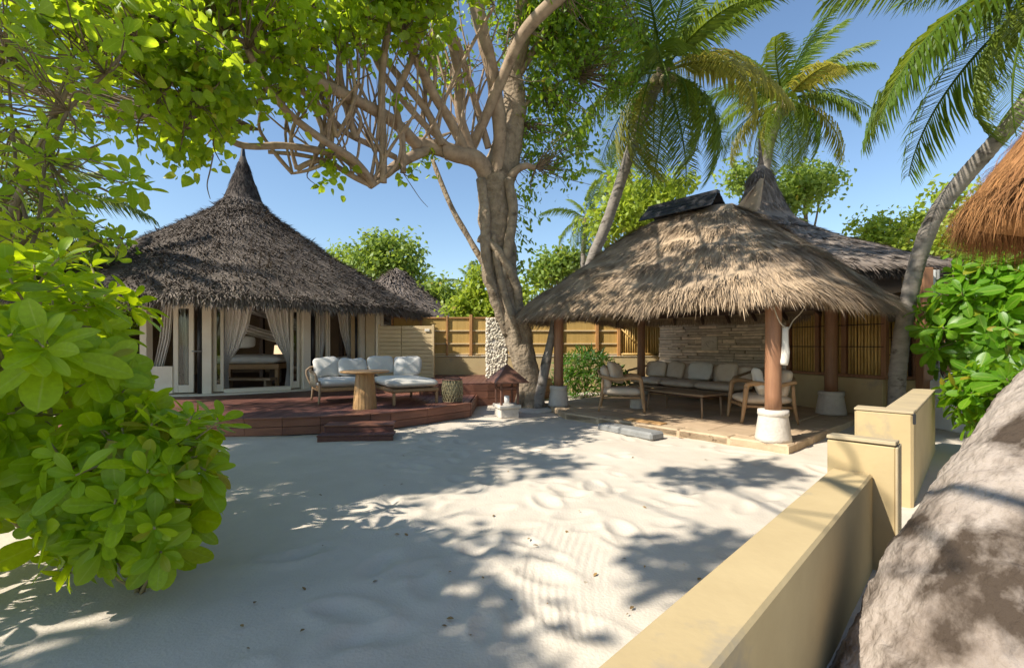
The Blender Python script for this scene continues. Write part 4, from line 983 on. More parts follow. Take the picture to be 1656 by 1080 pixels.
part('hinge', A().box((p2c.x+wper.x*0.216, p2c.y+wper.y*0.216-0.0, 0.755), (0.05, 0.02, 0.09), 0.004, rz=math.atan2(wdir.y, wdir.x)), black_m, pl2)

# ------------------------------------------------------------------ foliage tools
def leaf_mesh(L=1.0, Wd=0.45, bend=0.25, fold=0.18, kind='obovate', st=6):
    """leaf along +y from the origin, face +z"""
    vs = [(0, 0, 0)]; fs = []
    for i in range(1, st+1):
        t = i/(st+1)
        if kind == 'obovate': t = 1-(1-t)**1.5; w_ = Wd/2*(math.sin(PI*min(t, 0.995)**1.75))**0.62*(1 if t > 0.3 else 0.75)
        elif kind == 'heart': w_ = Wd/2*(math.sin(PI*t**0.62))**0.75
        else: w_ = Wd/2*math.sin(PI*t)
        z = -bend*t*t*L; vs += [(-w_, t*L, z+fold*w_), (0, t*L, z), (w_, t*L, z+fold*w_)]
    vs.append((0, L, -bend*L)); e = len(vs)-1
    fs += [(0, 2, 1), (0, 3, 2)]
    for i in range(st-1):
        a = 1+3*i; fs += [(a, a+1, a+4, a+3), (a+1, a+2, a+5, a+4)]
    a = 1+3*(st-1); fs += [(a, a+1, e), (a+1, a+2, e)]
    return vs, fs
def frame(d, up):
    d = d.normalized(); x = d.cross(up)
    if x.length < 1e-4: x = d.cross(Vector((1, 0, 0)))
    x.normalize(); z = x.cross(d); return Matrix((x, d, z)).transposed()
def put_leaves(items, variants, mat, parent, n_ind=300, name='leaf', smooth=True):
    """items: (loc, 3x3 rotation, scale). The largest in view become parts, the rest one stuff part."""
    off = base(parent)
    def score(it):
        p = proj(it[0])
        if p is None or p[0] < 5 or p[0] > 1651 or p[1] < 5 or p[1] > 1075: return -1
        return it[2]/it[0].length
    order = sorted(items, key=score, reverse=True) if n_ind else items
    mes = []
    for (vs, fs) in variants:
        a = A(); a.add(vs, fs, smooth); me = a.mesh(name); me.materials.append(mat); mes.append(me)
        at_ = me.attributes.new('rib', 'FLOAT', 'POINT'); at_.data.foreach_set('value', [0.0 if abs(v[0]) < 1e-6 and 0 < k_ < len(vs)-1 else 1.0 for k_, v in enumerate(vs)])
    k = 0
    for it in order[:n_ind]:
        if score(it) < 0: break
        o = bpy.data.objects.new(name, mes[k % len(mes)]); C.objects.link(o); o.parent = parent
        o.matrix_local = Matrix.Translation(it[0]-off) @ it[1].to_4x4() @ Matrix.Scale(it[2], 4); k += 1
    rest = order[k:]
    if not rest: return
    VV = []; FF = {}; RR = []; o_ = 0
    for vi, (vs, fs) in enumerate(variants):
        sub = rest[vi::len(variants)]
        if not sub: continue
        L_ = np.array(vs); nv = len(L_); n = len(sub)
        Rm = np.array([[list(r) for r in it[1]] for it in sub]); sc_ = np.array([it[2] for it in sub]); lo = np.array([tuple(it[0]-off) for it in sub])
        Vx = np.einsum('nij,vj->nvi', Rm, L_)*sc_[:, None, None]+lo[:, None, :]
        VV.append(Vx.reshape(-1, 3)); RR.append(np.repeat(rng.random(n), nv))
        for sz in set(len(f) for f in fs):
            fa = np.array([f for f in fs if len(f) == sz]); q = (fa[None]+(np.arange(n)*nv)[:, None, None]+o_).reshape(-1, sz); FF.setdefault(sz, []).append(q)
        o_ += n*nv
    ribs = np.concatenate([np.tile([0 if abs(v[0]) < 1e-6 and 0 < k_ < len(vs)-1 else 1 for k_, v in enumerate(vs)], len(rest[vi::len(variants)])) for vi, (vs, fs) in enumerate(variants) if rest[vi::len(variants)]])
    me = np_mesh('foliage', np.concatenate(VV), [np.concatenate(q) for q in FF.values()], np.concatenate(RR), smooth=smooth)
    at_ = me.attributes.new('rib', 'FLOAT', 'POINT'); at_.data.foreach_set('value', ribs.astype(np.float32))
    link('foliage', me, mat, parent, 'stuff')
def rv(): 
    v = Vector((random.gauss(0, 1), random.gauss(0, 1), random.gauss(0, 1))); return v.normalized()
def rosette(items, tip, axis, n, L, spread=0.9, droop=0.15):
    axis = axis.normalized(); a0 = random.random()*6.28
    x = axis.orthogonal().normalized(); y = axis.cross(x)
    for k in range(n):
        a = a0+k*2.399; u = k/max(n-1, 1)
        out = x*math.cos(a)+y*math.sin(a); el_ = 1.35-spread*(0.35+0.9*u)*1.25
        d = axis*math.sin(el_)+out*math.cos(el_)+rv()*0.24+Vector((0, 0, -droop*u)); up = axis*math.cos(el_)-out*math.sin(el_)+rv()*0.25
        items.append((tip-axis*0.05*u*L/0.2+out*0.005, frame(d, up), L*random.uniform(0.5, 1.25)*(0.6+0.5*u)))

ob1 = [leaf_mesh(1, 0.40, 0.22, 0.22), leaf_mesh(1, 0.46, 0.10, 0.15), leaf_mesh(1, 0.36, 0.40, 0.3), leaf_mesh(1, 0.43, -0.08, 0.25)]
he1 = [leaf_mesh(1, 0.85, 0.30, 0.15, 'heart', 4), leaf_mesh(1, 0.78, 0.15, 0.3, 'heart', 4), leaf_mesh(1, 0.9, 0.5, 0.1, 'heart', 4)]
el1 = [leaf_mesh(1, 0.42, 0.2, 0.2, 'ell', 3), leaf_mesh(1, 0.5, 0.35, 0.15, 'ell', 3)]
fa1 = [([(0, 0, 0), (-0.3, 0.5, 0.06), (0.3, 0.5, 0.06), (0, 1, -0.1)], [(0, 2, 3, 1)])]

def shrub(name, label, cat, c, rx, ry, rz, ntips, L, mat, base_pt, nleaf=(9, 14), n_ind=300, stems=12, group=None, zmin=0.12, dens_out=0.55, stemmat=stem_m, variants=ob1, hollow=0.5, shape=None):
    r = root(name, base_pt, label, cat, group); base_v = Vector(base_pt); tips = []; items = []
    tw = A()
    mains = []
    for k in range(stems):
        a = 2*PI*k/stems+random.uniform(-.3, .3); e = random.uniform(0.1, 1.2)
        d = Vector((math.cos(a)*math.cos(e)*rx, math.sin(a)*math.cos(e)*ry, math.sin(e)*rz*0.9)); t = Vector(c)+d*0.6
        m = (base_v+t)/2+rv()*0.12*rx+Vector((0, 0, -0.15*rz))
        st_ = A(); st_.tube([base_v+rv()*0.05*rx*Vector((1, 1, 0)).length*0.5, m, t], [0.024*rz, 0.017*rz, 0.010*rz], 7, 5); part('stem', st_, stemmat, r)
        mains += [m, t, (m+t)/2]
    g = 0
    while len(tips) < ntips and g < 20000:
        g += 1
        v = rv(); q = random.uniform(hollow, 1)**dens_out
        p = Vector(c)+Vector((v.x*rx, v.y*ry, v.z*rz))*q*(1+0.45*noise.noise(v*2.6+Vector((c[0], 0, 0))))
        if p.z < zmin: continue
        if shape and not shape(p): continue
        tips.append(p)
        ax = Vector((v.x, v.y, v.z*0.8+0.45))+rv()*0.35
        rosette(items, p, ax, random.randint(*nleaf), L*random.uniform(0.65, 1.2))
        nb = min(mains, key=lambda q_: (q_-p).length)
        tw.tube([nb, (nb+p)/2+rv()*0.1*rz*0.5, p], [0.009, 0.007, 0.005], 5, 3)
    part('twigs', tw, stemmat, r, kind='stuff')
    put_leaves(items, variants, mat, r, n_ind)
    return r

# left foreground shrub
shrub('sea_lettuce_shrub', 'big glossy bright green shrub filling the left foreground over the sand', 'shrub', (-2.92, 2.85, 1.15), 0.92, 0.85, 0.95, 225, 0.235, bush_leaf, (-2.9, 3.1, 0), zmin=0.30, stems=9, shape=lambda p: p.x/p.y < (-0.80 if p.z > 0.95 else -0.74) and p.z < 1.93)
shrub('sea_lettuce_shrub', 'low spreading green shrub lobe drooping onto the sand at the left', 'shrub', (-2.08, 2.6, 0.60), 0.50, 0.42, 0.42, 90, 0.21, bush_leaf, (-2.1, 2.65, 0), shape=lambda p: p.x/p.y < -0.61, n_ind=200, stems=6, zmin=0.18)
shrub('sea_lettuce_shrub', 'leafy green shrub behind the big one against the villa deck', 'shrub', (-4.5, 4.1, 1.05), 1.0, 0.9, 0.95, 110, 0.22, bush_leaf, (-4.5, 4.1, 0), n_ind=150, zmin=0.2)
shrub('sea_lettuce_shrub', 'leafy shrub just outside the left edge of the picture', 'shrub', (-4.3, 1.2, 0.8), 1.1, 1.0, 0.8, 100, 0.24, bush_leaf, (-4.3, 1.2, 0), n_ind=0, zmin=0.2)

# generic tree
def crown_items(items, blobs_, n, L, Lj=0.3, heart=True, droop=0.5, spread=1.0):
    tot = sum(b[3]*b[4]*b[5] for b in blobs_)
    for (cx, cy, cz, rx, ry, rz) in blobs_:
        k = int(n*rx*ry*rz/tot)
        ncl = max(8, k//14)
        for _ in range(ncl):
            v = rv(); q = random.random()**0.45; p = Vector((cx+v.x*rx*q, cy+v.y*ry*q, cz+v.z*rz*q)); rad = 0.18+0.12*random.random()
            for _ in range(14):
                pp_ = p+rv()*rad*2.2*random.random()*L/0.16*spread; d = rv()+Vector((0, 0, -droop)); items.append((pp_, frame(d, rv()+Vector((0, 0, 1.1))), L*random.uniform(1-Lj, 1+Lj)))
def tree(label, c, blobs_, n, L, mat, trunk=None, group='trees beyond the fence', name='broadleaf_tree', n_ind=0, variants=fa1, r0=0.16, bark=bark_m, spread=1.0):
    gx, gy = trunk if trunk else (c[0], c[1]); r = root(name, (gx, gy, 0), label, 'tree', group)
    tp = Vector((c[0], c[1], c[2])); m = Vector(((gx+c[0])/2+0.2, (gy+c[1])/2, c[2]*0.5))
    part('trunk', A().tube([(gx, gy, -0.1), m, tp], [r0, r0*0.75, r0*0.4], 10, 5, 0.1), bark, r)
    b = A()
    for (cx, cy, cz, rx, ry, rz) in blobs_:
        e = Vector((cx, cy, cz)); b.tube([m.lerp(tp, 0.5), (m+e)/2+rv()*0.2+Vector((0, 0, 0.2)), e], [r0*0.4, r0*0.3, r0*0.12], 7, 4)
        for _ in range(7):
            v = rv(); f = e+Vector((v.x*rx, v.y*ry, abs(v.z)*rz))*0.8; b.tube([e, (e+f)/2+rv()*0.1*rx, f], [r0*0.15, r0*0.1, r0*0.05], 5, 2)
    part('branches', b, bark, r, kind='stuff')
    items = []; crown_items(items, blobs_, n, L, spread=spread); put_leaves(items, variants, mat, r, n_ind)
    return r
def B(px, py, Y, rpx, rpy, ry=None):
    p = W(px, py, Y); return (p.x, p.y, p.z, rpx/F*Y, ry or rpx/F*Y, rpy/F*Y)
def ftree(label, Y, blobs_px, n, L, mat, **k):
    bl_ = [B(a, b, Y+dy, rx, ry) for (a, b, dy, rx, ry) in blobs_px]; c = bl_[0]
    return tree(label, (c[0], c[1], c[2]), bl_, n, L, mat, **k)
ftree('rounded green tree rising behind the right slope of the villa roof', 28.5, [(635, 415, 0, 48, 38), (600, 440, 0, 45, 30), (660, 450, 0, 35, 35), (560, 425, 1, 35, 25), (610, 400, 0, 30, 22)], 6500, 0.30, far_leaf)
ftree('small dark green tree between the villa roof and the leaning trunk', 24, [(712, 478, 0, 26, 24), (690, 490, 0, 25, 22), (735, 500, 0, 22, 22)], 2600, 0.26, far_leaf)
ftree('lime green tree just left of the big trunk above the fence', 17, [(765, 485, 0, 24, 26), (745, 500, 0, 22, 18), (780, 450, 0, 14, 26), (840, 485, 0, 22, 22), (800, 500, 0, 40, 14)], 3400, 0.2, yel_leaf)
ftree('pale green tree above the left corner of the lounge roof', 22, [(900, 432, 0, 36, 26), (875, 450, 0, 24, 18), (930, 420, 0, 22, 16)], 2400, 0.25, far_leaf)
ftree('bright green tree behind the leaning palm trunk', 18, [(1030, 335, 0, 50, 45), (985, 360, 0, 35, 35), (1085, 310, 0, 40, 28), (1060, 350, 0, 50, 35), (1010, 300, 1, 30, 22)], 5200, 0.22, yel_leaf)
ftree('light green tree right of the second villa roof peak', 21, [(1300, 300, 0, 45, 30), (1265, 330, 0, 35, 28), (1330, 290, 0, 26, 18), (1200, 290, 0, 30, 26)], 3600, 0.24, far_leaf)
ftree('lime green tree behind the far slope of the second villa roof', 19, [(1440, 380, 0, 36, 26), (1400, 370, 0, 24, 20), (1480, 365, 0, 30, 28), (1420, 400, 0, 50, 22)], 3400, 0.22, yel_leaf)
ftree('yellow green tree between the curved palm trunk and the straw parasol', 12, [(1560, 385, 0, 52, 42), (1600, 410, 0, 60, 48), (1530, 420, 0, 35, 26), (1520, 310, 0.5, 24, 14), (1570, 330, 0.5, 30, 26)], 4600, 0.17, yel_leaf)
ftree('pale leafy tree filling the gap behind the right hand shrubs', 11, [(1580, 540, 0, 50, 60), (1640, 500, 0, 50, 60), (1545, 560, 0, 22, 50), (1640, 590, 0, 60, 40)], 4200, 0.15, yel_leaf)
ftree('dark tree behind the left shrubs seen low against the sky', 10, [(60, 400, 0, 110, 45), (150, 400, 0, 50, 30), (-60, 350, 0, 90, 80), (40, 480, 0, 120, 50)], 4200, 0.15, fig_leaf)
ftree('dense green tree standing left of the villa beyond the shrub', 13, [(100, 500, 0, 90, 60), (0, 520, 0, 90, 60), (180, 520, 0, 40, 50)], 3000, 0.18, fig_leaf)

# neighbour roof
hut = root('neighbour_hut', (-5.9, 24, 0), 'grey thatched hut roof of a neighbour showing above the fence', 'hut', )
hp = [(3.6, 2.9), (1.8, 4.3), (0.05, 5.6)]
RH = Roof((-5.9, 24, 0), lambda t: (3.9*math.cos(t), 3.9*math.sin(t)), lambda t: (0, 0), lathe_prof([(3.9, 2.45), (1.9, 3.9), (0.05, 5.3)], 3.9), lump=0.05, seed=3)
RH.shell('roof', th3, hut, 60, 14, 0.2)
P, D, N, T = RH.sample(6000, 0, 0.97, facing((-5.9, 24))); n = len(P)
blades('thatch_straw', P, D, N, 0.25+0.2*rng.random(n), 0.04+0.04*rng.random(n), 0.02+0.05*rng.random(n), th3, hut, 0.8, rj=0.5)
part('wall', A().lathe((-5.9, 24, 0), [(3.0, 0), (3.0, 2.7)], 32), cream2, hut)

# ------------------------------------------------------------------ left leaning tree with rosettes
lt = root('sea_trumpet_tree', (-5.6, 4.4, 0), 'leafy tree with clustered paddle leaves reaching in from the upper left', 'tree')
lb_ = A(); items = []
mains = []
part('trunk', A().tube([(-5.6, 4.4, -0.1), (-5.3, 4.5, 1.2), (-5.1, 4.6, 2.2), (-4.8, 4.7, 3.2), (-4.4, 4.8, 4.3)], [0.055, 0.042, 0.035, 0.028, 0.02], 12, 5, 0.1), bark_m, lt)
br = [[(40, 420), (60, 370), (70, 290), (80, 200), (120, 90)], [(30, 400), (90, 340), (140, 300), (190, 318)], [(50, 380), (30, 300), (20, 200), (10, 90)],
      [(80, 260), (110, 180), (170, 120), (220, 60)], [(40, 430), (110, 420), (160, 390), (200, 385)], [(70, 300), (130, 250), (170, 230)], [(10, 330), (-40, 250), (-60, 120)], [(0, 60), (60, 90), (110, 95)]]
for k, b_ in enumerate(br):
    Y0 = 4.2+0.2*(k % 3); pts_ = [W(x_, y_, Y0+0.15*i) for i, (x_, y_) in enumerate(b_)]
    part('limb', A().tube(pts_, [0.020]+[0.015]*(len(pts_)-2)+[0.008], 8, 5), twig_m, lt); mains += pts_
tips = []
tl = [(228, 300), (215, 318), (200, 385), (170, 392), (140, 370), (180, 60), (120, 90), (60, 60), (20, 30), (150, 150), (100, 200), (60, 250), (20, 290), (150, 230), (120, 300), (80, 330), (30, 360), (100, 400), (50, 420)]
for (x_, y_) in tl: tips.append(W(x_, y_, 4.4+random.uniform(-.4, .6)))
for _ in range(210):
    a_ = random.random(); x_ = random.uniform(-120, 215); y_ = random.uniform(-60, 440)
    if x_ > 120 and y_ > 120 and random.random() < 0.75: continue
    if x_ > 170 and 100 < y_ < 280: continue
    tips.append(W(x_, y_, random.uniform(3.7, 6.0)))
for p in tips:
    nb = min(mains, key=lambda q_: (q_-p).length); lb_.tube([nb, (nb+p)/2+rv()*0.08, p], [0.009, 0.007, 0.005], 5, 3)
    rosette(items, p, Vector((random.gauss(0.2, 0.5), random.gauss(-0.1, 0.5), 0.7)), random.randint(7, 12), random.uniform(0.16, 0.23))
part('twigs', lb_, twig_m, lt, kind='stuff'); put_leaves(items, ob1, tree_leaf, lt, 300)

# ------------------------------------------------------------------ the big fig tree
fig = root('spreading_fig_tree', (0.39, 10.1, 0), 'huge spreading tree with twisted trunk and tangled limbs between villa and lounge', 'tree')
def pl_(lst): return [W(a, b, Y) for (a, b, Y) in lst]
tp_ = pl_([(862, 668, 10.1), (858, 640, 10.1), (852, 600, 10.1), (838, 545, 10.1), (820, 490, 10.1), (808, 440, 10.1), (805, 390, 10.1), (800, 335, 10.1), (800, 290, 10.1), (812, 245, 10.15), (826, 195, 10.2)])
part('trunk', A().tube(tp_, [0.34, 0.25, 0.26, 0.30, 0.32, 0.36, 0.36, 0.36, 0.34, 0.27, 0.12], 40, 9, 0.16, 2.6), bark_m, fig)
def limb(lst, r0, r1, mat=limb_m, nm='limb', sides=14, sub=7, nz=0.13):
    p = pl_(lst); n = len(p); k_ = 0.82 if nm in ('limb', 'rod_branch') and mat is limb_m else 1; rr_ = [k_*(r0+(r1-r0)*i/(n-1)) for i in range(n)]; rr_[0] *= 0.9
    part(nm, A().tube(p, rr_, sides, sub, nz, 3.5, seed=random.random()*9), mat, fig); return p
LM = []
LM += limb([(805, 330, 10.1), (822, 250, 10.2), (832, 170, 10.2), (828, 110, 10.1), (845, 50, 10.0), (850, -60, 9.8)], 0.30, 0.16, bark_m)
LM += limb([(790, 300, 10.0), (775, 262, 9.8), (735, 248, 9.5), (700, 238, 9.3), (668, 232, 9.1)], 0.26, 0.15)
LM += limb([(800, 300, 9.9), (808, 220, 9.8), (800, 140, 9.6), (784, 70, 9.4), (762, -20, 9.2)], 0.17, 0.17)
LM += limb([(760, 245, 9.8), (785, 190, 9.6), (815, 120, 9.4), (850, 50, 9.1), (915, -15, 8.8)], 0.12, 0.15)
LM += limb([(815, 300, 10.0), (832, 278, 9.9), (850, 268, 9.9), (866, 272, 9.9)], 0.12, 0.07)
LM += limb([(676, 236, 9.1), (640, 200, 8.6), (600, 175, 8.0), (530, 140, 7.2), (450, 100, 6.5), (370, 60, 6.0)], 0.15, 0.07)
LM += limb([(700, 238, 9.3), (650, 262, 8.8), (625, 280, 8.5), (598, 300, 8.2)], 0.13, 0.09)
LM += limb([(598, 298, 8.2), (560, 258, 7.9), (520, 245, 7.6), (460, 236, 7.2), (395, 236, 6.8), (350, 215, 6.5)], 0.085, 0.05)
LM += limb([(605, 300, 8.2), (575, 262, 7.8), (530, 232, 7.3), (480, 195, 6.8), (430, 140, 6.3), (400, 80, 6)], 0.09, 0.05)
LM += limb([(620, 296, 8.2), (619, 220, 8.1), (617, 150, 8.0), (622, 80, 7.9), (640, -20, 7.7)], 0.085, 0.07)
LM += limb([(652, 280, 8.6), (650, 220, 8.5), (640, 160, 8.4), (660, 110, 8.3), (690, 30, 8.1), (700, -30, 8)], 0.075, 0.06)
LM += limb([(576, 225, 7.8), (560, 170, 7.7), (548, 107, 7.6), (555, 40, 7.5), (530, -20, 7.3)], 0.075, 0.05)
LM += limb([(545, 222, 7.6), (528, 150, 7.5), (510, 70, 7.3), (505, -10, 7.1)], 0.055, 0.045)
LM += limb([(760, 262, 9.7), (730, 200, 9.3), (700, 150, 8.8), (670, 90, 8.3), (640, 20, 7.9)], 0.14, 0.08)
LM += limb([(770, 262, 9.8), (745, 190, 9.5), (740, 120, 9.2), (725, 50, 8.9), (700, -20, 8.6)], 0.12, 0.09)
LM += limb([(790, 240, 9.9), (770, 170, 9.7), (755, 120, 9.5), (735, 60, 9.2), (690, 0, 8.9)], 0.10, 0.07)
LM += limb([(705, 232, 9.2), (720, 160, 9.0), (765, 70, 8.8), (800, 10, 8.5)], 0.045, 0.035)
LM += limb([(715, 235, 9.2), (690, 180, 9.0), (650, 130, 8.7), (600, 70, 8.4), (560, 20, 8)], 0.10, 0.06)
LM += limb([(735, 245, 9.4), (680, 195, 9.0), (620, 120, 8.5), (590, 40, 8.2), (585, -20, 8)], 0.08, 0.06)
LM += limb([(640, 255, 8.6), (600, 235, 8.2), (560, 215, 7.9), (520, 175, 7.4), (470, 140, 7), (420, 150, 6.6)], 0.07, 0.04)
LM += limb([(600, 300, 8.2), (570, 285, 8.0), (530, 262, 7.8), (505, 262, 7.7), (480, 274, 7.6)], 0.06, 0.05)
LM += limb([(520, 258, 7.8), (480, 250, 7.7), (434, 246, 7.6)], 0.04, 0.04)
LM += limb([(530, 262, 7.7), (500, 275, 7.7), (473, 281, 7.7)], 0.05, 0.02)
LM += limb([(840, 120, 10.1), (880, 60, 10.2), (930, 10, 10.2), (980, -40, 10.2)], 0.10, 0.07)
LM += limb([(835, 180, 10.2), (880, 150, 10.4), (930, 120, 10.6)], 0.06, 0.03)
LM += limb([(828, 260, 10.2), (845, 200, 10.4), (860, 140, 10.6), (900, 90, 10.8)], 0.05, 0.03)
LM += limb([(430, 100, 6.4), (380, 95, 6.0), (330, 80, 5.6), (280, 40, 5.2)], 0.06, 0.035)
LM += limb([(380, 95, 6.1), (340, 140, 5.8), (300, 160, 5.5), (260, 150, 5.3)], 0.035, 0.02)
LM += limb([(450, 150, 6.6), (400, 170, 6.3), (350, 190, 6.0)], 0.03, 0.02)
# more crossing rods in the tangle
hubs = [q for q in LM if (lambda a: 470 < a[0] < 790 and 130 < a[1] < 305)(proj(q))]
for k in range(64):
    h_ = random.choice(hubs); x0_, y0_ = proj(h_); Y0_ = h_.y
    dx_ = random.uniform(-80, 55); L_ = random.uniform(90, 240); r_ = random.uniform(0.018, 0.048); bend_ = random.uniform(-26, 26)
    p_ = limb([(x0_, y0_, Y0_), (x0_+dx_*0.25+bend_, y0_-L_*0.33, Y0_-0.1), (x0_+dx_*0.7+bend_*0.6+random.uniform(-8, 8), y0_-L_*0.7, Y0_-0.2), (x0_+dx_, y0_-L_, Y0_-0.4)], r_, r_*0.55, nm='rod_branch', sides=8, sub=5)
    LM += p_
    if k % 2 == 0:
        a_, b_ = proj(p_[1]), proj(p_[2]); limb([(*a_, p_[1].y), (a_[0]+random.uniform(-30, 30), a_[1]-random.uniform(30, 60), p_[1].y-0.15), (a_[0]+random.uniform(-50, 50), a_[1]-random.uniform(80, 120), p_[1].y-0.3)], r_*0.45, r_*0.15, nm='rod_branch', sides=6, sub=4)
limb([(699, 258, 9.8), (730, 335, 9.8), (762, 392, 9.85), (790, 445, 9.9), (808, 520, 9.95)], 0.05, 0.075, bark_m, 'aerial_root', 10)
limb([(832, 530, 10.0), (838, 480, 9.85), (824, 435, 9.72), (800, 400, 9.70), (775, 385, 9.75)], 0.10, 0.09, bark_m, 'aerial_root', 12)
limb([(822, 540, 10.0), (800, 480, 9.80), (786, 420, 9.70), (785, 350, 9.72), (778, 290, 9.8)], 0.12, 0.10, bark_m, 'aerial_root', 12)
limb([(812, 460, 9.82), (822, 400, 9.70), (830, 340, 9.72), (822, 290, 9.8)], 0.11, 0.10, bark_m, 'aerial_root', 12)
limb([(845, 590, 10.05), (832, 530, 9.80), (818, 480, 9.76), (805, 430, 9.70), (798, 380, 9.74)], 0.10, 0.07, bark_m, 'aerial_root', 12)
limb([(868, 662, 9.9), (880, 600, 9.95), (892, 545, 10.0), (898, 505, 10.1)], 0.13, 0.06, palm_bark, 'aerial_root', 12)
limb([(830, 668, 9.9), (840, 650, 9.95), (846, 620, 10.0)], 0.10, 0.10, bark_m, 'buttress_root', 12)
limb([(882, 670, 10.1), (872, 650, 10.1), (864, 610, 10.1)], 0.08, 0.10, bark_m, 'buttress_root', 12)
part('root_collar', A().lathe((0.42, 10.0, 0.0), [(0.52, 0), (0.50, 0.05), (0.42, 0.07)], 20), stone_w, fig)
# crown
items = []; crown = [B(150, 20, 5.0, 130, 50, 0.8), B(260, 70, 5.2, 110, 70, 0.8), B(330, 140, 5.6, 70, 70, 0.7), B(230, 190, 5.3, 60, 45, 0.5), B(360, 185, 6.0, 45, 35, 0.5), B(300, 225, 5.6, 45, 32, 0.4),
    B(430, 60, 6.3, 80, 70, 0.9), B(470, 150, 6.6, 45, 40, 0.6), B(540, 30, 7.0, 90, 50, 0.9), B(650, 30, 7.8, 90, 50, 0.8), B(700, -20, 8.0, 80, 40, 0.8), B(350, -40, 5.8, 200, 60, 1.0), B(600, -50, 7.5, 160, 50, 1.0)]
crown_items(items, crown, 9300, 0.118, 0.45, droop=0.6)
for (x_, y_, Y_) in ((527, 262, 7.7), (545, 270, 7.8), (690, 250, 9.2), (655, 285, 8.6), (640, 160, 8.3), (720, 60, 8.9), (745, 130, 9.2), (585, 100, 8), (695, 265, 9.3), (532, 300, 7.7)):
    for _ in range(16): items.append((W(x_+random.gauss(0, 12), y_+random.gauss(0, 9), Y_+random.gauss(0, .1)), frame(rv()+Vector((0, 0, -0.5)), rv()+Vector((0, 0, 1))), random.uniform(0.10, 0.16)))
put_leaves(items, he1, tree_leaf, fig, 300)
tw = A()
for it in items[::14]:
    if min((q-it[0]).length for q in LM) < 2.5:
        nb = min(LM, key=lambda q_: (q_-it[0]).length); tw.tube([nb, (nb+it[0])/2+rv()*0.1, it[0]], [0.012, 0.009, 0.005], 5, 3)
# finer leaved right half of the crown
items = []; crown = [B(900, 60, 10.2, 90, 70, 1.2), B(970, 60, 10.4, 70, 60, 1.0), B(900, 160, 10.4, 60, 60, 0.9), B(930, 220, 10.4, 42, 42, 0.7), B(880, 250, 10.4, 35, 45, 0.6), B(1000, 130, 10.5, 35, 50, 0.6), B(850, 320, 10.45, 12, 60, 0.3),
    B(920, 275, 10.4, 25, 22, 0.4), B(845, 200, 10.6, 30, 50, 0.6), B(870, 0, 10, 130, 50, 1.2), B(940, -70, 10, 140, 60, 1.4), B(845, 400, 10.4, 8, 50, 0.2), B(720, 110, 10.3, 50, 60, 0.5), B(660, 230, 10.3, 30, 40, .3)]
crown_items(items, crown, 14500, 0.125, 0.3, droop=0.7)
sx_, sy_ = SUN.x/SUN.z, SUN.y/SUN.z; shade_crown = []
for (x_, y_, z_, h_) in ((4.2, 7.2, 2.6, 6.0), (5.0, 8.2, 2.6, 6.2), (3.2, 7.4, 2.6, 5.6), (3.6, 9.4, 3.6, 5.5), (2.0, 8.8, 2.6, 5.5), (1.4, 9.8, 2.3, 5.5), (5.4, 7.2, 2.2, 6.4), (6.4, 11, 4, 6), (7.5, 12, 4.3, 6), (8.6, 10.6, 3.4, 6.5), (7.6, 10.3, 3.4, 6.5), (7, 13.4, 5, 6), (4.8, 6.2, 2.2, 6.2), (2.6, 7.6, 2.2, 5.6), (6.4, 8.0, 2.2, 6.4), (0.8, 9.2, 2.0, 5.6), (4.2, 8.6, 3.6, 5.7), (-2.7, 9.3, 0.6, 5.2), (-3.6, 8.8, 0.5, 5.2), (-2.2, 10.0, .5, 5.0), (-4.6, 8.6, .5, 5.0)):
    shade_crown.append((x_+sx_*h_, y_+sy_*h_, z_+h_, 0.95, 0.75, 0.5))  # extra crown clumps added up-sun, mostly unseen, to shade pavilion roof and deck
crown_items(items, shade_crown, 9500, 0.16, 0.3, droop=0.7)
for q_ in shade_crown[:-4]: LM += limb([(840+random.uniform(-30, 30), -40, 9.8), ((CX+q_[0]/q_[1]*F+850)/2, ((HY-(q_[2]-CH)/q_[1]*F)-40)/2-40, (q_[1]+9.8)/2), (CX+q_[0]/q_[1]*F, HY-(q_[2]-CH)/q_[1]*F, q_[1])], 0.08, 0.03)
o = put_leaves(items, el1, fig_leaf, fig, 0)
for it in items[::12]:
    nb = min(LM, key=lambda q_: (q_-it[0]).length); tw.tube([nb, (nb+it[0])/2+rv()*0.15, it[0]], [0.014, 0.009, 0.004], 5, 3)
part('twigs', tw, twig_m, fig, kind='stuff')
# dangling bare twigs
for lst in ([(652, 280, 8.6), (665, 300, 8.6), (680, 322, 8.6), (692, 335, 8.6)], [(345, 250, 5.7), (340, 275, 5.7), (335, 300, 5.7), (340, 322, 5.7)]): limb(lst, 0.010, 0.004, twig_m, 'hanging_twig', 6)

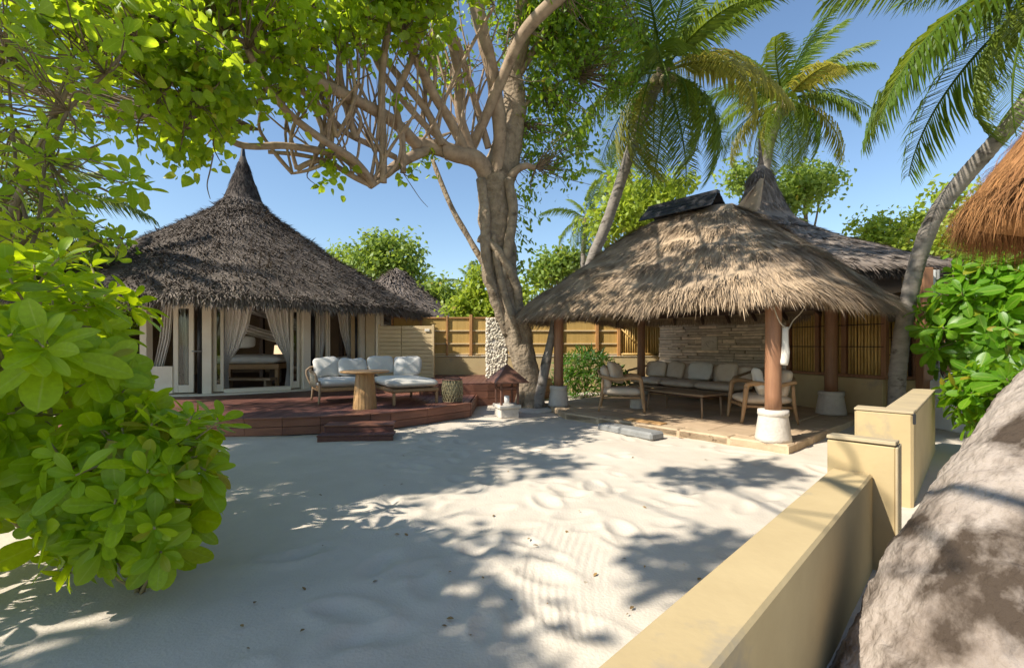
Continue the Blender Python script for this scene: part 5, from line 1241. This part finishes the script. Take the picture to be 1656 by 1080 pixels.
# ------------------------------------------------------------------ palms
def frond(L=3.2, droop=0.9, nl=54, ll=0.62, seed=0, wid=0.040, hang=0.8):
    """rachis runs along +x and arches down"""
    rs_ = random.Random(seed); pts_ = []; n = 16
    for i in range(n+1):
        t = i/n; a = 0.55-droop*1.35*t; 
        pts_.append(Vector((0, 0, 0)) if i == 0 else pts_[-1]+Vector((math.cos(a), 0.03*math.sin(3*t+seed), math.sin(a)))*(L/n))
    rach = A().tube(pts_, [0.030*(1-0.85*i/n)+0.003 for i in range(n+1)], 6)
    V = list(rach.v); Fq = [f for f in rach.f]
    for k in range(nl):
        t = 0.14+0.86*k/nl; i = min(int(t*n), n-1); u = t*n-i; p = pts_[i].lerp(pts_[i+1], u); tg = (pts_[i+1]-pts_[i]).normalized()
        l = ll*(0.35+0.9*math.sin(PI*min(1, t*0.85+0.12)))*rs_.uniform(0.85, 1.1)
        for s_ in (-1, 1):
            side = Vector((0, s_, 0)); d = (side*0.85+tg*(0.55+0.35*t)+Vector((0, 0, 0.12-0.25*hang))+Vector((rs_.gauss(0, .08), rs_.gauss(0, .08), rs_.gauss(0, .10)))).normalized()
            d2 = (d*0.6+Vector((0, 0, -hang*rs_.uniform(0.55, 1.15)))).normalized(); m_ = p+d*l*0.45; e_ = m_+d2*l*0.55
            wv = tg*wid/2+Vector((0, 0, 0.012)); o_ = len(V)
            V += [tuple(p-wv*0.5), tuple(p+wv*0.5), tuple(m_-wv), tuple(m_+wv), tuple(e_)]
            Fq += [(o_, o_+1, o_+3, o_+2), (o_+2, o_+3, o_+4)]
    a = A(); a.v = V; a.f = Fq; a.sm = [False]*len(Fq); return a.mesh('frond')
fr_mesh = [frond(3.3, 0.9, 78, 0.72, 1), frond(3.1, 1.15, 74, 0.70, 2, hang=1.0), frond(3.5, 0.65, 78, 0.68, 3, hang=0.6), frond(3.0, 1.4, 72, 0.70, 4, hang=1.1)]
fr_yel = [m_.copy() for m_ in fr_mesh]
for m_ in fr_mesh: m_.materials.append(frond_m)
for m_ in fr_yel: m_.materials.append(frond_y)
def palm(label, crown_pt, trunk_pts, r0, r1, nfr, scale, mat=palm_bark, group='coconut palms', yellow=(), droop0=-0.75, seed=0, collar=0.18, nuts=True, skip=None):
    rs_ = random.Random(seed); tpz = [Vector(p) for p in trunk_pts]+[Vector(crown_pt)]; g_ = tpz[0]
    r = root('coconut_palm', g_, label, 'palm', group); n = len(tpz)
    # ringed trunk
    P2 = []; tmp = A(); 
    rad = [r0+(r1-r0)*(i/(n-1))**0.7 for i in range(n)]
    tmp.tube(tpz, rad, 18, 16, 0.10, 4.0)
    k = 18
    for i in range(len(tmp.v)//k):        # leaf scar rings stand proud
        if i % 2:
            c_ = Vector(); 
            for j in range(k): c_ += Vector(tmp.v[i*k+j])
            c_ /= k
            for j in range(k): v_ = Vector(tmp.v[i*k+j]); tmp.v[i*k+j] = tuple(c_+(v_-c_)*1.05)
    part('trunk', tmp, mat, r)
    for i in range(nfr):
        a = 2.399*i+rs_.uniform(-.25, .25); q = i/(nfr-1); el_ = 1.15*(1-q)**1.1+droop0*q+rs_.uniform(-.1, .1)
        if skip and skip(a, el_): continue
        ms = fr_yel if i in yellow else fr_mesh
        vi = 2 if el_ > 0.7 else (0 if el_ > 0.2 else (1 if el_ > -0.3 else 3))
        o = bpy.data.objects.new('frond', ms[vi]); C.objects.link(o); o.parent = r
        o.location = Vector(crown_pt)-g_; o.rotation_euler = (rs_.uniform(-.35, .35), -el_+0.35, a); s_ = scale*rs_.uniform(0.85, 1.1); o.scale = (s_, s_, s_)
    a = A(); cp = Vector(crown_pt)
    a.tube([cp-Vector((0, 0, 0.35)), cp, cp+Vector((0, 0, 0.25))], [r1*1.1, collar*scale, 0.05], 12, 4, 0.3, 6); part('crown_shaft', a, twig_m, r)
    if nuts:
        for i in range(7):
            t = 2*PI*i/7; c_ = cp+Vector((0.24*math.cos(t), 0.24*math.sin(t), -0.22-0.08*(i % 2)))*scale
            part('coconut', A().pillow(c_, (0.2*scale, 0.2*scale, 0.25*scale), e=1, nu=10, nv=7), stem_m, r)
    return r
palm('tall coconut palm leaning right over the lounge roof with one yellowing frond', W(1072, 118, 12.5), [(1.55, 14.6, -0.1), W(945, 460, 13.8), W(985, 350, 13.3), W(1020, 245, 12.9), W(1048, 170, 12.7)], 0.17, 0.13, 29, 1.2, yellow=(18, 22, 25, 27, 13), seed=11, droop0=-0.8)
palm('pale coconut palm rising behind the peak of the second villa roof', W(1268, 165, 17), [(9.2, 17.5, -0.1), W(1236, 330, 17.2), W(1242, 250, 17.1)], 0.18, 0.13, 32, 0.98, yellow=(4, 8, 11, 15, 19, 22), seed=5)
palm('curved grey coconut palm bending out over the pavilion to the upper right', W(1735, -45, 6.0), [(6.22, 7.62, -0.1), W(1452, 600, 7.6), W(1463, 520, 7.5), W(1482, 430, 7.35), W(1512, 350, 7.1), W(1565, 280, 6.8), W(1630, 205, 6.4), W(1690, 110, 6.1)], 0.118, 0.10, 26, 0.90, seed=6, droop0=-0.55)
palm('small dark palm far behind the fence left of the big trunk', W(762, 462, 26), [(-2.3, 26, -0.1), W(762, 520, 26)], 0.15, 0.1, 14, 0.6, seed=8, nuts=False)
palm('slender dark palm seen left of the tall leaning palm trunk', W(948, 355, 21), [(3.2, 21, -0.1), W(942, 440, 21)], 0.15, 0.1, 16, 0.62, seed=9, nuts=False)
palm('hazy palm low behind the lounge roof ridge', W(985, 165+120, 22), [(4.4, 22, -0.1), W(982, 380, 22)], 0.15, 0.1, 14, 0.6, seed=19, nuts=False)
palm('palm behind the upper left leafy tree', W(20, 330, 9.5), [(-10.2, 9.5, -0.1), W(15, 450, 9.5)], 0.15, 0.12, 22, 0.8, seed=21, nuts=False)
# near leaning palm base
np_ = palm('massive palm base with lichen and painted shade blotches leaning across the lower right corner', (7.6, 2.7, 6.2), [(1.86, 1.72, -0.25), (2.0, 1.80, 0.15), (2.28, 1.95, 0.55), (2.78, 2.15, 1.15), (3.6, 2.35, 2.1), (5.2, 2.5, 4.0)], 0.20, 0.2, 18, 1.0, mat=near_bark, seed=4, skip=lambda a, e: math.cos(a) < -0.35)
for ch in list(np_.children):
    if ch.name.startswith('trunk'): bpy.data.objects.remove(ch)
tpz = [(1.74, 1.66, -0.3), (1.84, 1.72, -0.02), (2.08, 1.84, 0.38), (2.46, 2.0, 0.74), (2.96, 2.18, 1.13), (3.6, 2.35, 1.7), (4.4, 2.5, 2.6), (5.4, 2.6, 4.1), (7.6, 2.7, 6.2)]
ta = A().tube(tpz, [0.62, 0.53, 0.46, 0.43, 0.40, 0.34, 0.28, 0.22, 0.2], 200, 40, 0.045, 2.6)
nv_ = []
for i in range(len(ta.v)//200):
    c_ = sum((Vector(ta.v[i*200+k]) for k in range(0, 200, 10)), Vector())/20
    for k in range(200):
        v_ = Vector(ta.v[i*200+k]); d_ = v_-c_; q_ = v_*9
        rid = 1-abs(noise.noise(Vector((q_.x*0.9, q_.y*0.9, q_.z*2.6))))*2.2      # cracked leaf scar ridges
        f_ = 1+0.010*rid+0.012*noise.noise(v_*14)+0.006*noise.noise(v_*37)+0.013*(((i/6.5+1.5*noise.noise(v_*2.2)) % 1.0)**3)
        nv_.append(tuple(c_+d_*f_))
ta.v = nv_; part('trunk', ta, near_bark, np_)

# ------------------------------------------------------------------ straw parasol at the right edge
par = root('straw_parasol', (5.0, 3.0, 0), 'shaggy orange straw parasol hanging in at the right edge', 'parasol')
RP = Roof((5.0, 3.05, 0), lambda t: (1.50*math.cos(t), 1.50*math.sin(t)), lambda t: (0, 0), lathe_prof([(1.50, 2.55), (1.0, 3.3), (0.5, 3.95), (0.03, 4.4)], 1.5), lump=0.04, seed=2)
RP.shell('canopy', th4, par, 60, 14, 0.12)
part('pole', A().tube([(5.0, 3.05, 0), (5.0, 3.05, 4.0)], 0.06, 14), post_m, par)
P, D, N, T = RP.sample(15000, 0, 0.95); n = len(P)
D2 = D+np.array([0, 0, -0.35]); D2 /= np.linalg.norm(D2, axis=1)[:, None]
blades('straw', P, D2, N, 0.30+0.25*rng.random(n), 0.005+0.006*rng.random(n), 0.02+0.06*rng.random(n), th4, par, 0.3, rj=0.28)
P, D, N, T = RP.sample(9000, 0, 0.05); n = len(P)
D2 = D*0.5+np.array([0, 0, -0.9]); D2 /= np.linalg.norm(D2, axis=1)[:, None]
blades('straw_fringe', P, D2, N, 0.22+0.25*rng.random(n), 0.005+0.005*rng.random(n), 0.02+0.03*rng.random(n), th4, par, 0.2, rj=0.3)

# ------------------------------------------------------------------ shrubs on the right, ferns by the lounge
shrub('broad_leaf_shrub', 'large dark green broad leaved shrub at the right beside the white shutter', 'shrub', (7.0, 6.8, 1.75), 1.0, 0.8, 1.1, 210, 0.30, bush_dark, (6.85, 6.9, 0), zmin=0.6, n_ind=250, stems=7, stemmat=twig_m, hollow=0.2)
shrub('broad_leaf_shrub', 'upper leafy shrub under the straw parasol at the right edge', 'shrub', (7.3, 6.4, 2.1), 0.9, 0.7, 0.8, 130, 0.30, bush_dark, (7.5, 6.4, 0), zmin=0.8, n_ind=150, stems=6, stemmat=twig_m, hollow=0.2)
shrub('broad_leaf_shrub', 'low leafy shrub on the sand behind the leaning palm base', 'shrub', (5.75, 5.5, 0.75), 0.55, 0.5, 0.5, 70, 0.24, bush_dark, (6.2, 5.6, 0), zmin=0.2, n_ind=100, stems=6, stemmat=twig_m, hollow=0.2)
fern = root('fern_clump', (1.75, 12.3, 0), 'bushy green fern clump behind the armchair at the fence', 'fern')
items = []
for _ in range(1500):
    x_ = random.uniform(1.15, 3.0); y_ = 12.3+random.uniform(-.45, .45); h_ = random.uniform(0.02, 1)**0.8*(0.75+0.35*math.sin((x_-1.2)*2.2)+0.15)
    items.append((Vector((x_, y_, h_)), frame(rv()*0.9+Vector((0, -0.1, 0.7)), rv()+Vector((0, -0.4, 0.6))), random.uniform(0.14, 0.26)))
put_leaves(items, [leaf_mesh(1, 0.2, 0.35, 0.2, 'ell', 3), leaf_mesh(1, 0.16, 0.6, 0.2, 'ell', 3)], fern_leaf, fern, 0)
a = A()
for _ in range(60):
    x_ = random.uniform(1.2, 2.95); a.tube([(x_, 12.3, 0), (x_+random.gauss(0, .1), 12.3+random.gauss(0, .15), 0.7)], 0.008, 5)
part('stems', a, fern_leaf, fern, kind='stuff')

# ------------------------------------------------------------------ out of frame trees that shade the yard
def shade_tree(label, shade_at, h, rr, n, group='trees beside the yard', r0=0.16, trunk=None, spread=0.7):
    s_ = Vector((SUN.x/SUN.z, SUN.y/SUN.z, 0)); bl_ = []
    for (gx, gy, k) in shade_at: bl_.append((gx+s_.x*(h+k), gy+s_.y*(h+k), h+k, rr, rr, rr*0.6))
    c = bl_[0]; return tree(label, (c[0], c[1], c[2]), bl_, n, 0.2, fig_leaf, group=group, r0=r0, trunk=trunk, spread=spread)
shade_tree('tall leafy tree to the left of the yard whose crown shades the sand', [(-1.9, 5.2, 0), (-2.8, 6.0, 0.4), (-1.0, 6.3, 0.2), (-1.2, 5.2, 0.1), (-3.4, 7.2, 0.3)], 6.2, 0.95, 9000)
shade_tree('leafy tree behind the viewer whose crown shades the near sand', [(-1.7, 1.7, 0), (-2.6, 1.6, 0.3), (-1.0, 1.5, 0.2), (-1.3, 2.4, 0.1), (-0.9, 2.9, 0.2), (-0.7, 2.1, 0)], 5.6, 0.62, 4800)
shade_tree('slender tree beyond the left edge whose sprays dapple the sand', [(2.0, 4.9, 0), (2.7, 5.3, 0.3), (1.1, 3.0, 0), (1.6, 2.95, 0.2), (0.35, 5.5, .3)], 6.5, 0.40, 900, r0=0.045, trunk=(3.2, -2.5), spread=0.45)
# ------------------------------------------------------------------ litter on the sand
lf = leaf_mesh(1, 0.5, 0.1, 0.3, 'ell', 3); la = A(); la.add(*lf, True); lme = la.mesh('fallen_leaf'); lme.materials.append(M('dry_leaf', (0.34, 0.22, 0.07), (0.24, 0.13, 0.05), 9, 0.8, objrand=0.4))
for i in range(48):
    px_, py_ = random.uniform(350, 1150), random.uniform(730, 1050); g_ = G(px_, py_)
    o = bpy.data.objects.new('fallen_leaf', lme); C.objects.link(o); o.location = (g_.x, g_.y, sand_h(g_.x, g_.y)+0.012); s_ = random.uniform(0.012, 0.045); o.scale = (s_, s_, s_)
    o.rotation_euler = (random.uniform(-.3, .3), random.uniform(-.3, .3), random.uniform(0, 6)); tag(o, 'small dry fallen leaf lying on the open sand', 'leaf', 'dry leaves scattered on the sand')
